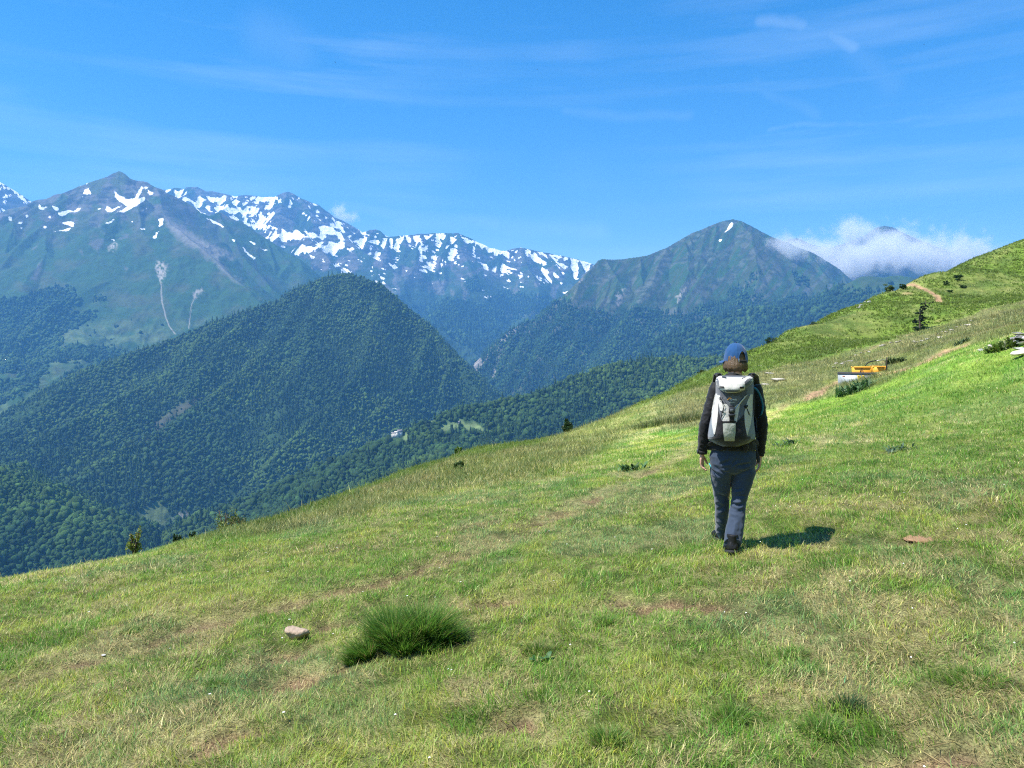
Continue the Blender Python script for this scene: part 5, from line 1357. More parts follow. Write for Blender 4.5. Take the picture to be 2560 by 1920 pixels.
M_BIRD = mat('dark plumage', (.02, .02, .025), .7, .2)
for px, py, Y, sp_, ro, lab in [(838, 156, 70, .26, .5, 'dark bird high in the sky, the leftmost upper speck'), (1343, 174, 75, .26, -.7, 'dark bird high in the sky above the middle of the photo'), (1020, 380, 75, .20, .3, 'dark bird low in the sky above the snowy range'), (1272, 290, 85, .17, .6, 'tiny dark bird halfway down the sky at the centre'), (2310, 111, 75, .26, -.4, 'dark bird at the upper right of the sky'), (2056, 185, 90, .17, .2, 'tiny dark bird below the wispy cloud on the right')]:
    bird(px, py, Y, sp_, ro, lab)

def flowers():
    g = np.random.default_rng(91)
    x, y = scatter_polar(2.6, 9, 1.6, 38); z = gz(x, y); V = []; Fc = []
    for a, b, c in zip(x, y, z):
        r = g.uniform(.004, .008); h = g.uniform(.03, .06); n = len(V)
        for q in range(6): V.append((a+r*math.cos(q*1.047), b+r*math.sin(q*1.047), c+h+.003*(q % 2)))
        V.append((a, b, c+h-.004)); Fc += [(n+q, n+(q+1) % 6, n+6) for q in range(6)]
    tag(link('meadow_flowers', raw_mesh('meadow_flowers', np.array(V), np.array(Fc)), mat('white petals', (.75, .74, .68), .7, .1)), 'tiny white flowers scattered in the meadow turf', 'flowers', kind='stuff')
flowers()
# ================================================================== the hiker
foot = hit(1826, 1384)
YR = foot[1]+.17
ROOT = np.array([float(ratio(1832, 1384)[0]*YR), YR, 0.]); ROOT[2] = float(gz(np.array([ROOT[0]]), np.array([YR]))[0])
K = YR/F
def LP(px, py, dy=0.0):
    return P(px, py, YR+dy)-ROOT
def gl(x, y):                                              # ground height in the hiker's coordinates
    return float(gz(np.array([x+ROOT[0]]), np.array([y+ROOT[1]]))[0])-ROOT[2]
hiker = empty('person', tuple(ROOT)); tag(hiker, 'hiker seen from behind in a black jacket, blue cap and dark blue trousers', 'person')

def cloth(name, col, rough=.8, var=.10, bump=.12, scale=40, bscale=160, sheen=.25, spec=.2):
    return mat(name, col, rough, var, scale, bump, bscale, spec, 0, 0, sheen)
M_SKIN = mat('fair skin', (.62, .36, .27), .5, .07, 30, .05, 120, .35)
M_JACK = cloth('black jacket fabric', (.006, .0065, .0085), .62, .15, .15)
M_TROU = cloth('dark blue trouser fabric', (.031, .048, .082), .75, .08, .05)
M_CAP = cloth('blue cap cotton', (.012, .070, .20), .85, .10, .15, 60, 220)
M_BLK = cloth('black webbing', (.010, .010, .011), .6, .2, .1)
M_BOOT = mat('black boot leather', (.012, .012, .013), .55, .25, 30, .2)

# skeleton points
NK = LP(1838, 944, .01); HEAD = LP(1839, 896, .035)
SHL = LP(1793, 965, .01); SHR = LP(1887, 968, .01)
ELL = LP(1762, 1062, -.03); WRL = LP(1755, 1133, .02)
ELR = LP(1906, 1058, -.01); WRR = LP(1900, 1140, .10)
HIPL = LP(1806, 1165, .0); HIPR = LP(1860, 1165, 0)
KNL = LP(1805, 1262, .15); ANL = LP(1803, 1352, .42)
KNR = LP(1846, 1262, -.02); ANR = LP(1829, 1362, -.17)
ANL[2] = gl(ANL[0], ANL[1])+.10
ANR[2] = gl(ANR[0], ANR[1])+.12
PEL = (HIPL+HIPR)/2+[0, 0, .07]

def lerp(a, b, t): return np.asarray(a)*(1-t)+np.asarray(b)*t

# ---- body: head, neck, trunk, arms, hands with five fingers, legs: one continuous surface
mb = MB()
hr = 29*K
mb.ball(HEAD+[0, .005, .01], (hr*.84, hr*1.0, hr*.94), 20, 14)                   # skull
mb.ball(HEAD+[-.012, .045, -.055], (hr*.66, hr*.72, hr*.80), 16, 12)                 # jaw
fx = np.array([-.30, .95, 0]); fx /= np.linalg.norm(fx); sx = np.array([.95, .30, 0])
fc = HEAD+fx*hr*1.05+[0, 0, -.035]
mb.tube([fc+[0, 0, .035], fc+fx*.012+[0, 0, .01], fc+fx*.026+[0, 0, -.012], fc+[0, 0, -.022]], [.006, .009, .013, .010], 8)   # nose
mb.tube([fc+sx*.018-fx*.012+[0, 0, -.045], fc-fx*.004+[0, 0, -.045], fc-sx*.018-fx*.012+[0, 0, -.045]], [.004, .007, .004], 6)    # lips
for q in (-1, 1):
    e = HEAD+sx*q*hr*.90+[0, .01, -.03]; mb.ball(e, (.010, .020, .030), 10, 8)          # ears
mb.tube([HEAD+[0, -.01, -.05], LP(1838, 930, .005), NK+[0, 0, -.02], LP(1836, 965, 0)], [.056, .054, .062, .085], 16)
mb.tube([LP(1836, 948, 0), LP(1836, 975, 0), LP(1835, 1030, 0), LP(1833, 1100, 0), LP(1832, 1140, 0), LP(1832, 1175, 0)], [(.13, .06), (.165, .09), (.155, .10), (.135, .09), (.165, .10), (.15, .09)], 24)
def armtube(a, b, c, r): mb.tube([a, lerp(a, b, .5), b, lerp(b, c, .35), c], r, 12)
armtube(SHL, ELL, WRL, [.050, .045, .036, .038, .025]); armtube(SHR, ELR, WRR, [.050, .045, .036, .038, .025])
def legtube(a, b, c, r): mb.tube([a, lerp(a, b, .5), b, lerp(b, c, .35), c], r, 14)
legtube(HIPL, KNL, ANL, [.085, .072, .052, .050, .035]); legtube(HIPR, KNR, ANR, [.085, .072, .052, .050, .035])
def hand(W_, dirv, palm_n, side, out):
    """W_: wrist, dirv: towards the knuckles, palm_n: out of the palm, side: towards the thumb"""
    d = np.array(dirv, float); d /= np.linalg.norm(d); n = np.array(palm_n, float); n -= d*np.dot(n, d); n /= np.linalg.norm(n); s = np.cross(d, n); s *= np.sign(np.dot(s, side))
    mb.tube([W_-d*.02, W_+d*.012, W_+d*.045, W_+d*.082, W_+d*.094], [(.024, .018), (.026, .017), (.037, .016), (.040, .014), (.036, .010)], 14, ref=s)
    for k, (off, L, bend) in enumerate([(.029, .070, .35), (.010, .078, .45), (-.010, .073, .55), (-.028, .058, .65)]):
        b = W_+d*.086+s*off; p0 = b; pts = [b-d*.015, b]; a = bend*.55
        for q, f in enumerate((.44, .32, .24)):
            dd = d*math.cos(a)+n*math.sin(a); p0 = p0+dd*L*f; pts.append(p0); a += bend
        mb.tube(pts, [.0095, .0092, .0085, .0078, .0062], 9, ref=s)
    t0 = W_+d*.028+s*.026; dd = d*.72+s*.55+n*.30; dd /= np.linalg.norm(dd); t1 = t0+dd*.036; d2 = d*.88+s*.22+n*.40; d2 /= np.linalg.norm(d2)
    mb.tube([t0-dd*.02, t0, t1, t1+d2*.028, t1+d2*.05], [.012, .0125, .0105, .0095, .007], 9, ref=n)
hand(WRL, [-.02+.03, .05, -1], [.75, -.45, 0], [.2, .9, 0], 0)
hand(WRR, [-.05, .02, -1], [-.8, .2, 0], [-.2, .9, 0], 0)
body = link('body', union(mb, 'body', .0042, 3, .5), M_SKIN, hiker)
for q in (-1, 1):
    m = MB(); m.ball(HEAD+fx*hr*.98+sx*q*.031+[0, 0, -.008], .0115, 12, 8); m.build('eye', mat('eye', (.6, .58, .55), .2, .05), hiker)

# ---- trousers
def leg_rings(hip, kn, an, hem, w):
    return [hip+[0, 0, .06], hip, lerp(hip, kn, .35), lerp(hip, kn, .72), kn, lerp(kn, an, .3), lerp(kn, an, .62), hem]
mb = MB()
top = LP(1832, 1119, -.005)
mb.tube([top, LP(1832, 1130, -.005), LP(1832.5, 1142, -.012), LP(1832, 1158, -.014), LP(1832, 1170, -.01), LP(1832, 1180, -.0)],
        [(52*K, .105), (57*K, .118), (59.5*K, .130), (58*K, .128), (52*K, .105), (38*K, .06)], 32)
hemL = ANL+[0, -.02, -.035]; hemR = ANR+[0.0, -.015, -.045]
mb.tube([HIPL+[.0, 0, .05], LP(1802.5, 1176, .005), LP(1801.5, 1205, .05), LP(1804, 1240, .12), LP(1805, 1262, .15), LP(1804, 1290, .22), LP(1803, 1325, .33), hemL],
        [(22*K, .100), (27*K, .105), (23.5*K, .094), (19*K, .076), (17.5*K, .070), (16*K, .068), (14.5*K, .068), (14*K, .070)], 28)
mb.tube([HIPR+[0, 0, .05], LP(1860, 1176, -.005), LP(1855, 1205, -.01), LP(1848.5, 1240, -.015), LP(1846.5, 1262, -.02), LP(1843, 1285, -.05), LP(1837.5, 1318, -.10), LP(1832, 1350, -.15), hemR],
        [(24*K, .102), (28.5*K, .108), (25*K, .096), (19.8*K, .078), (18.6*K, .070), (19*K, .071), (20.5*K, .077), (21.5*K, .084), (21*K, .087)], 28)
me = union(mb, 'trousers', .0060, 5, .5)
V = get_co(me); N = get_no(me)
pw = V+ROOT; px, py = proj(pw[:, 0], pw[:, 1], pw[:, 2])
lx = V[:, 0]/K
fold = np.zeros(len(V))
def crease(ax, ay, bx, by, w, amp, side=None):
    """a soft pulled fold between two points of the cloth, deepest in its middle"""
    global fold
    dx, dy = bx-ax, by-ay; t = np.clip(((px-ax)*dx+(py-ay)*dy)/(dx*dx+dy*dy), 0, 1)
    dd = np.hypot(px-ax-t*dx, py-ay-t*dy)
    e = np.sin(math.pi*np.clip(t, .02, .98))
    fold += amp*e*(np.exp(-(dd/w)**2)-.55*np.exp(-((dd-2.1*w)/w)**2))
sel = N[:, 1] < .35
for c in [(1797, 1162, 1828, 1152, 3.2, -.012), (1836, 1166, 1884, 1158, 3, -.014), (1826, 1166, 1846, 1146, 3, -.008), (1800, 1172, 1824, 1176, 3, .009), (1842, 1174, 1880, 1170, 3, .008), (1776, 1166, 1800, 1182, 3, .010), (1780, 1180, 1806, 1192, 3, -.009),
          (1828, 1232, 1862, 1226, 3, .011), (1832, 1242, 1866, 1240, 3, -.012), (1828, 1252, 1860, 1258, 3.4, .012), (1834, 1266, 1864, 1254, 3, -.010), (1826, 1262, 1850, 1272, 3, .009), (1838, 1276, 1862, 1266, 3, .008), (1824, 1284, 1846, 1290, 3.5, .006),
          (1790, 1236, 1822, 1246, 4, -.010), (1788, 1252, 1818, 1262, 4, .010), (1790, 1276, 1812, 1270, 4, -.009), (1793, 1300, 1815, 1312, 4, .008), (1794, 1322, 1812, 1330, 4, -.008),
          (1810, 1366, 1830, 1356, 3, .008), (1832, 1368, 1850, 1358, 3, -.007), (1838, 1300, 1834, 1345, 3, .005), (1850, 1300, 1846, 1340, 3, -.005)]:
    crease(*c)
fold = np.where(sel, fold, fold*.3)
wr = (fbm(px/9+.3*py/9, py/12, 2, 611)-.5)*.004+(fbm(px/22, py/18, 2, 613)-.5)*.012
set_co(me, V+N*(fold+wr)[:, None])
tr = link('trousers', me, M_TROU, hiker); tr['label'] = 'dark blue hiking trousers creased behind the right knee'
m = MB(); m.tube([LP(1772.5, 1158, -.05), LP(1776, 1164, -.09), LP(1779, 1170, -.095)], .0035, 6); m.build('zip', mat('turquoise zip', (.05, .45, .55), .5, .1), tr)
m = MB(); m.ball(LP(1808, 1337, .24), (.008, .006, .010), 8, 6); m.build('badge', mat('pale badge', (.45, .45, .4), .6, .1), tr) if False else None

# ---- jacket
mb = MB()
mb.tube([LP(1837, 938, .01), LP(1836, 944, .005), LP(1836, 953, 0), LP(1837, 966, -.0), LP(1836, 1000, -.0), LP(1834, 1045, .0), LP(1833, 1085, 0), LP(1832, 1108, -.005), LP(1832, 1124, -.008)],
        [(.070, .066), (.092, .076), (.125, .084), (.160, .100), (.168, .118), (.162, .118), (.168, .116), (59*K, .126), (60.5*K, .134)], 32)
def sleeve(s, e, w, r): mb.tube([lerp(s, e, -.06), lerp(s, e, .12), lerp(s, e, .5), lerp(s, e, .9), lerp(e, w, .08), lerp(e, w, .45), lerp(e, w, .85), lerp(e, w, 1.0)], r, 20)
sleeve(SHL, ELL, WRL+[0, 0, .005], [.050, .060, .052, .047, .047, .046, .040, .037])
sleeve(SHR, ELR, WRR+[0, 0, .012], [.050, .060, .052, .047, .046, .045, .040, .037])
me = union(mb, 'jacket', .0075, 6, .5)
V = get_co(me); N = get_no(me); pw = V+ROOT; px, py = proj(pw[:, 0], pw[:, 1], pw[:, 2])
w_ = (ridged(px/16+py/30, py/11-px/34, 3, 621)-.45)*.009*sstep(960, 1010, py)+(fbm(px/10, py/10, 2, 623)-.5)*.004
set_co(me, V+N*w_[:, None])
jk = link('jacket', me, M_JACK, hiker); jk['label'] = 'black long sleeved jacket'
m = MB(); c = lerp(ELL, WRL, .93); ax = WRL-ELL; ax /= np.linalg.norm(ax)
m.tube([c-ax*.012, c-ax*.01, c+ax*.016, c+ax*.018], [.034, .042, .042, .034], 18); w1 = m.build('watch', M_BLK, hiker)
m = MB(); m.ball(c+[-.040, -.010, 0], (.008, .018, .020), 12, 8); m.build('dial', mat('watch glass', (.05, .055, .06), .2, .1), w1)

# ---- boots
def boot(an, yaw, toe, pitch, parent):
    gx, gy = an[0], an[1]
    ca, sa = math.cos(yaw), math.sin(yaw)
    def pt(f, s, z): # forward, side, up, tilted about the toe
        z2 = z; f2 = f
        if pitch: f2 = toe+(f-toe)*math.cos(pitch)-z*math.sin(-pitch)*0; z2 = z+(toe-f)*math.sin(pitch)
        return (gx+ca*s-sa*f2, gy+sa*s+ca*f2, gl(gx-sa*f2, gy+ca*f2)+z2-.012)
    m = MB()
    m.tube([pt(-.085, 0, .052), pt(-.075, 0, .05), pt(-.04, 0, .058), pt(.02, 0, .062), pt(.09, 0, .050), pt(.15, 0, .040), pt(.178, 0, .034)], [(.020, .02), (.036, .045), (.040, .055), (.042, .055), (.046, .042), (.040, .030), (.016, .012)], 16, ref=(ca, sa, 0))
    m.tube([pt(-.028, 0, .03), pt(-.028, 0, .09), pt(-.026, 0, .15)], [(.036, .05), (.040, .05), (.042, .052)], 16)
    b = link('boot', union(m, 'boot', .005, 3, .5), M_BOOT, parent)
    m = MB(); out = []
    prof = [(-.092, .012), (-.085, .03), (-.05, .040), (0, .038), (.06, .046), (.12, .046), (.165, .030), (.185, .008)]
    top = [pt(f, s, .022) for f, s in prof]+[pt(f, -s, .022) for f, s in prof[::-1]]; bot = [pt(f, s, -.004) for f, s in prof]+[pt(f, -s, -.004) for f, s in prof[::-1]]
    n = len(top); m.add(top+bot, [list(range(n))[::-1], [n+i for i in range(n)]]+[[i, (i+1) % n, n+(i+1) % n, n+i] for i in range(n)])
    m.build('sole', mat('boot rubber', (.03, .03, .032), .8, .2), b, False)
boot(ANR-[0, 0, .12], -.08, .12, .16, hiker); boot(ANL-[0, 0, .10], .06, .16, 0, hiker)

# ---- hair: bob showing below the cap
M_HAIR = mat('light brown hair', (.105, .064, .028), .45, .55, 70, .35, 150, .5)
HC = LP(1838.5, 897, .03)
nth, nz_ = 90, 22
G_ = np.zeros((nz_, nth, 3))
for a in range(nth):
    th = 2*math.pi*a/nth
    front = max(0, math.sin(th))                           # +y is the face side
    zb = LP(1838, 928.5-3.5*math.cos(th*2)*0, 0)[2]+(.004*math.sin(th*23)+.005*math.sin(th*11+1))
    if math.sin(th) > .55: zb = HC[2]+.01                  # face stays free
    elif math.sin(th) > .25: zb = lerp(zb, HC[2]-.02, (math.sin(th)-.25)/.3)
    for j in range(nz_):
        t = j/(nz_-1)
        if t < .45:
            ph = (1-t/.45)*math.pi/2; rr = math.cos(ph)*.92; zz = HC[2]-.004+math.sin(ph)*hr*.92
        else:
            u = (t-.45)/.55; rr = .92+.11*min(1, u/.45)-.16*max(0, u-.74)/.26; zz = (HC[2]-.004)*(1-u)+zb*u
        strand = 1+.018*math.sin(th*31+2*math.sin(th*5)+t*1.5)+.012*math.sin(th*67+t)
        G_[j, a] = (HC[0]+math.cos(th)*hr*.985*rr*strand, HC[1]+math.sin(th)*hr*1.13*rr*strand, zz)
G2 = np.concatenate([G_, G_[:, :1]], 1)
mb = MB(); mb.grid(G2, flip=True)
inn = G2.copy(); c0 = np.array([HC[0], HC[1], 0]); inn[:, :, :2] = c0[:2]+(inn[:, :, :2]-c0[:2])*.90; inn[-1, :, 2] += .006
mb.grid(inn); mb.grid(np.stack([G2[-1], inn[-1]]))
mb.build('hair', M_HAIR, hiker)

# ---- cap: panelled dome with the arched opening and strap at the back, brim in front
cap = empty('cap'); cap.parent = hiker
CB = LP(1839, 903, .032); cz0 = CB[2]; ctop = LP(1839, 857.5, .03)[2]
turn = math.radians(17); ct, s_t = math.cos(turn), math.sin(turn)
def cpt(lx, ly, z): return (CB[0]+lx*ct-ly*s_t, CB[1]+lx*s_t+ly*ct, z)
nth, nj = 96, 26
rx_, ry_ = 28.3*K, 31.5*K
def dome(th, t, grow=0.0):
    """t: 0 rim .. 1 crown"""
    ph = t*math.pi/2
    seam = .0022*max(0, math.cos(th*3))**30
    r = math.cos(ph)**.82+.0*t
    wr = .0035*(vn(th*4, t*7, 631)-.5)+.002*(vn(th*11, t*15, 633)-.5)
    return cpt(math.cos(th)*(rx_*r+grow+wr+seam), math.sin(th)*(ry_*r+grow+wr+seam), cz0+(ctop-cz0)*math.sin(ph)**.95+grow+(.010*max(0, -math.sin(th))*(-(1-t))))
mb = MB(); V = []; idx = {}
for j in range(nj+1):
    for a in range(nth): V.append(dome(2*math.pi*a/nth, .999*j/nj))
for j in range(nj+1):
    for a in range(nth): V.append(dome(2*math.pi*a/nth, .999*j/nj, -.004))
off = (nj+1)*nth; Fc = []
def opening(j, a):
    th = 2*math.pi*(a+.5)/nth; d = (th-1.5*math.pi)*rx_; z = (j+.5)/nj
    return (d/.037)**2+((z-.03)/.36)**2 < 1 and z > .075
for j in range(nj):
    for a in range(nth):
        b = (a+1) % nth
        if opening(j, a): continue
        Fc.append([j*nth+a, j*nth+b, (j+1)*nth+b, (j+1)*nth+a]); Fc.append([off+(j+1)*nth+a, off+(j+1)*nth+b, off+j*nth+b, off+j*nth+a])
for a in range(nth):
    b = (a+1) % nth; Fc.append([a, off+a, off+b, b])
mb.add(V, Fc)
crown = mb.build('crown', M_CAP, cap)
mb = MB(); mb.ball(cpt(0, 0, ctop+.002), (.009, .009, .005), 10, 6); mb.build('button', mat('dark button', (.010, .025, .08), .6, .1), crown)
mb = MB()                                                  # piping round the opening
arc = []
for q in range(17):
    u = math.pi*q/16; th = 1.5*math.pi+.037/rx_*math.cos(u); arc.append(dome(th, .03+.36*math.sin(u), .0012))
mb.tube(arc, .0032, 6); mb.build('edging', M_CAP, crown)
mb = MB()
st = [dome(1.5*math.pi+.040/rx_*(q/6-1), .035, .001) for q in range(13)]
mb.tube(st, [(.0035, .012)]*13, 8, ref=(0, 1, 0)); mb.build('strap', M_BLK, crown)
mb = MB(); c = np.array(dome(1.5*math.pi-.034/rx_, .05, .004)); mb.box(c, (.005, .005, .030), bev=.001); mb.build('buckle', mat('silver buckle', (.7, .7, .7), .3, .05, 10, 0, None, .5, .8), crown)
mb = MB(); top = []; bot = []
GB = np.zeros((9, 25, 3)); 
for i_ in range(9):
    for q in range(25):
        u = math.pi*(q/24)*.92+math.pi*.04
        lx = math.cos(u)*rx_*1.00; ly = math.sin(u)*ry_
        e = i_/8; ext = .075*e*(math.sin(u)**.55)
        z = cz0+.010-.10*lx*lx/rx_*1.0*(.4+.6*e)-.012*e
        GB[i_, q] = cpt(lx*(1+.10*e), ly+ext, z)
mb.grid(GB); B2 = GB-[0, 0, .004]; mb.grid(B2, flip=True)
mb.grid(np.stack([GB[-1], B2[-1]])); mb.build('brim', M_CAP, cap)

# ================================================================== backpack
M_PALE = cloth('pale grey pack cloth', (.55, .53, .49), .75, .07, .22, 18, 90)
M_PALE2 = cloth('silvery ripstop', (.36, .37, .32), .5, .12, .35, 14, 40, .1, .4)
M_GREY = cloth('mid grey pack cloth', (.115, .122, .14), .75, .08, .2, 22, 110)
M_DGREY = cloth('dark grey pack cloth', (.070, .073, .085), .75, .1, .2, 22, 110)
M_BGREY = cloth('blue grey stretch cloth', (.17, .20, .23), .75, .08, .2, 22, 110)
M_MESH = cloth('black stretch mesh', (.013, .012, .016), .8, .3, .5, 120, 260)
pack = empty('backpack', tuple(ROOT)); tag(pack, 'pale grey and black hiking backpack worn on the back of the hiker', 'backpack')
PYD = -.30                                                  # depth of the outermost cloth behind the hiker's middle
_py = [939, 942, 950, 965, 982, 1000, 1030, 1060, 1085, 1098, 1108, 1116]
_l = [1799, 1795.5, 1790, 1789, 1789, 1787, 1780, 1773.5, 1769.5, 1770, 1786, 1806]
_r = [1874, 1878, 1883, 1884.5, 1884, 1882.5, 1883, 1885.5, 1888.5, 1888, 1872, 1848]
_dep = [.14, .17, .20, .22, .23, .235, .25, .262, .265, .255, .225, .18]
y0p = -.075
def pk_edges(py):
    return np.interp(py, _py, _l), np.interp(py, _py, _r), np.interp(py, _py, _dep)
def pk_surf(px, py, off=0.0):
    """point of the outer cloth seen at this pixel: the pack bulges backwards"""
    l, r, d = pk_edges(py); c = (l+r)/2; h = (r-l)/2
    u = np.clip((px-c)/h, -1, 1)
    b = (1-np.abs(u)**3.0)**(1/2.2)
    dy = y0p-.03-(d-.03+off)*b
    wr = .0035*(vn(px/6., py/6., 641)-.5)+.006*(vn(px/17., py/13., 643)-.5)
    return LP(px, py, 0)*[0, 0, 0]+(P(px, py, YR+dy+wr)-ROOT)
rows = []
for py in np.linspace(939, 1116, 64):
    l, r, d = pk_edges(py); c, h = (l+r)/2, (r-l)/2
    ring = []
    for q in range(49):
        u = -math.cos(math.pi*q/48); ring.append(pk_surf(c+h*u, py))
    for q in range(1, 12):
        u = 1-2*q/12; ring.append(P(c+h*u*.96, py, YR+y0p)-ROOT)
    ring.append(ring[0]); rows.append(np.array(ring))
G_ = np.array(rows)
mb = MB(); mb.grid(G_, flip=True)
n_ = G_.shape[1]-1
mb.add(G_[0, :-1], [list(range(n_))]); mb.add(G_[-1, :-1], [list(range(n_))[::-1]])
main = mb.build('main_bag', M_GREY, pack)

def panel(name, m, L, R, parent=pack, off=.004, thick=.005, nx=10, ny=None, puff=0.0):
    """cloth panel between two edges, each a list of (px, py) from top to bottom"""
    ya, yb = L[0][1], L[-1][1]; ny = ny or max(4, int((yb-ya)/3))
    out_ = []; inn = []
    Ly = [p[1] for p in L]; Lx = [p[0] for p in L]; Ry = [p[1] for p in R]; Rx = [p[0] for p in R]
    for j in range(ny+1):
        t = j/ny
        yl = Ly[0]+(Ly[-1]-Ly[0])*t; yr = Ry[0]+(Ry[-1]-Ry[0])*t
        xl = np.interp(yl, Ly, Lx); xr = np.interp(yr, Ry, Rx)
        ro = []; ri = []
        for i in range(nx+1):
            u = i/nx; e = off+puff*math.sin(math.pi*u)**.7*math.sin(math.pi*min(max(t, .03), .97))**.5
            ro.append(pk_surf(xl+(xr-xl)*u, yl+(yr-yl)*u, e+.0015)); ri.append(pk_surf(xl+(xr-xl)*u, yl+(yr-yl)*u, e-thick-puff*0))
        out_.append(ro); inn.append(ri)
    A, B = np.array(out_), np.array(inn)
    mb = MB(); mb.grid(A, flip=True); mb.grid(B)
    for ea, eb in ((A[0], B[0]), (B[-1], A[-1]), (B[:, 0], A[:, 0]), (A[:, -1], B[:, -1])): mb.grid(np.stack([ea, eb]))
    me = mb.mesh(name)
    return link(name, me, m, parent)
# side cloth, left and right
panel('side_pocket', M_BGREY, [(1779, 1040), (1774, 1062), (1770.2, 1093)], [(1781, 1040), (1784, 1062), (1785, 1093)], off=.005)
panel('side_pocket', M_BGREY, [(1873, 1042), (1868, 1070), (1866, 1100)], [(1883.2, 1042), (1886, 1070), (1887.4, 1097)], off=.005)
panel('side_panel', M_GREY, [(1795, 992), (1795, 1010), (1796, 1030), (1800, 1052)], [(1797, 992), (1801, 1010), (1806, 1030), (1812, 1052)], off=.0045)
panel('side_panel', M_GREY, [(1864, 988), (1852, 1006), (1843, 1022), (1841, 1052)], [(1875, 988), (1868, 1006), (1862, 1024), (1861, 1050)], off=.0045)
panel('mesh_pocket', M_MESH, [(1794, 1028), (1792, 1060), (1789, 1085), (1792, 1112)], [(1796, 1028), (1804, 1052), (1808, 1070), (1814, 1112)], off=.008)
panel('mesh_pocket', M_MESH, [(1862, 1034), (1842, 1056), (1838, 1075), (1833, 1112)], [(1863, 1034), (1863, 1060), (1867, 1085), (1866, 1108)], off=.008)
panel('base', M_BLK, [(1771, 1091), (1772, 1098), (1787, 1107.5), (1806, 1115.5)], [(1887.5, 1091), (1887, 1098), (1871, 1107.5), (1848, 1115.5)], off=.011)
# middle column
flap = panel('front_flap', M_GREY, [(1802, 987), (1811, 1002), (1822, 1016)], [(1861, 987), (1850, 1002), (1838, 1016)], off=.010, thick=.008, puff=.004)
panel('lid_shade_band', M_DGREY, [(1799, 976), (1804, 993)], [(1868, 976), (1862, 993)], off=.012, thick=.01)  # dark strip that paints the shade under the lid
panel('front_panel', M_PALE, [(1806, 1010), (1806, 1056)], [(1850, 1010), (1842, 1056)], off=.006)
fp = panel('front_pocket', M_PALE2, [(1807, 1056), (1808, 1080), (1811, 1103)], [(1839.5, 1056), (1839, 1080), (1836, 1103)], off=.012, thick=.008, puff=.008, nx=16)
panel('pocket_edge', M_BLK, [(1806, 1053), (1806, 1057.5)], [(1841, 1053), (1841, 1057.5)], fp, off=.016, ny=4)
for L_, R_ in (([(1791, 988), (1795, 1004), (1800, 1026)], [(1799, 988), (1806, 1010), (1813, 1032)]), ([(1862, 991), (1846, 1010), (1838, 1024)], [(1871, 985), (1856, 1003), (1845, 1017)])):
    panel('compression_band', M_PALE, L_, R_, off=.014, thick=.008, puff=.004)
panel('side_stripe', M_PALE, [(1788, 984), (1783, 1003), (1779, 1030), (1779, 1060), (1784, 1085)], [(1793, 984), (1796, 1003), (1795, 1030), (1792, 1060), (1787, 1086)], off=.011, thick=.008, puff=.005)
panel('side_stripe', M_PALE, [(1876, 986), (1868, 1005), (1861, 1030), (1862, 1060), (1867, 1086)], [(1882, 986), (1881.5, 1005), (1881, 1030), (1877, 1060), (1869, 1087)], off=.011, thick=.008, puff=.005)

# lid
lid = empty('lid'); lid.parent = pack
_ly = [939.5, 941, 945, 952, 960, 968, 974, 979, 982]
_ll = [1800, 1796, 1790.5, 1789, 1790, 1792.5, 1796, 1803, 1812]
_lr = [1872, 1877, 1883, 1883.5, 1880, 1874, 1868, 1859, 1848]
_ld = [-.20, -.225, -.270, -.315, -.345, -.362, -.367, -.360, -.345]
def lid_surf(px, py, off=0.0):
    l, r, d = np.interp(py, _ly, _ll), np.interp(py, _ly, _lr), np.interp(py, _ly, _ld)
    u = np.clip((px-(l+r)/2)/((r-l)/2), -1, 1)
    b = (1-np.abs(u)**4)**(1/2.2)
    wr = .004*(vn(px/9., py/7., 651)-.5)+.006*(vn(px/21., py/15., 653)-.5)
    return P(px, py, YR-.11+(d+.11)*b-off*b+wr)-ROOT
rows = []
for py in np.linspace(939.5, 982, 30):
    l, r = np.interp(py, _ly, _ll), np.interp(py, _ly, _lr)
    ring = [lid_surf((l+r)/2-(r-l)/2*math.cos(math.pi*q/40), py) for q in range(41)]
    ring += [P((l+r)/2+(r-l)/2*(1-2*q/10), py, YR-.10)-ROOT for q in range(1, 10)]
    ring.append(ring[0]); rows.append(np.array(ring))
G_ = np.array(rows); n_ = G_.shape[1]-1
mb = MB(); mb.grid(G_, flip=True); mb.add(G_[0, :-1], [list(range(n_))]); mb.add(G_[-1, :-1], [list(range(n_))[::-1]])
mb.build('lid_cloth', M_PALE, lid)
def lid_panel(name, m, L, R, off=.003, thick=.004, nx=8, ny=10):
    A = []; B = []
    for j in range(ny+1):
        t = j/ny; yl = L[0][1]+(L[-1][1]-L[0][1])*t; yr = R[0][1]+(R[-1][1]-R[0][1])*t
        xl = np.interp(yl, [p[1] for p in L], [p[0] for p in L]); xr = np.interp(yr, [p[1] for p in R], [p[0] for p in R])
        A.append([lid_surf(xl+(xr-xl)*i/nx, yl+(yr-yl)*i/nx, off) for i in range(nx+1)]); B.append([lid_surf(xl+(xr-xl)*i/nx, yl+(yr-yl)*i/nx, off-thick) for i in range(nx+1)])
    A, B = np.array(A), np.array(B); mb = MB(); mb.grid(A, flip=True); mb.grid(B)
    for ea, eb in ((A[0], B[0]), (B[-1], A[-1]), (B[:, 0], A[:, 0]), (A[:, -1], B[:, -1])): mb.grid(np.stack([ea, eb]))
    return link(name, mb.mesh(name), m, lid)
lid_panel('lid_side', M_GREY, [(1790.6, 943), (1789.4, 955), (1792.5, 966), (1799, 976)], [(1794, 943), (1797, 952), (1797, 964), (1802, 976)])
lid_panel('lid_side', M_DGREY, [(1867, 949), (1861, 956), (1864, 966), (1862, 976)], [(1880, 943), (1882.5, 952), (1876, 966), (1866, 974)])
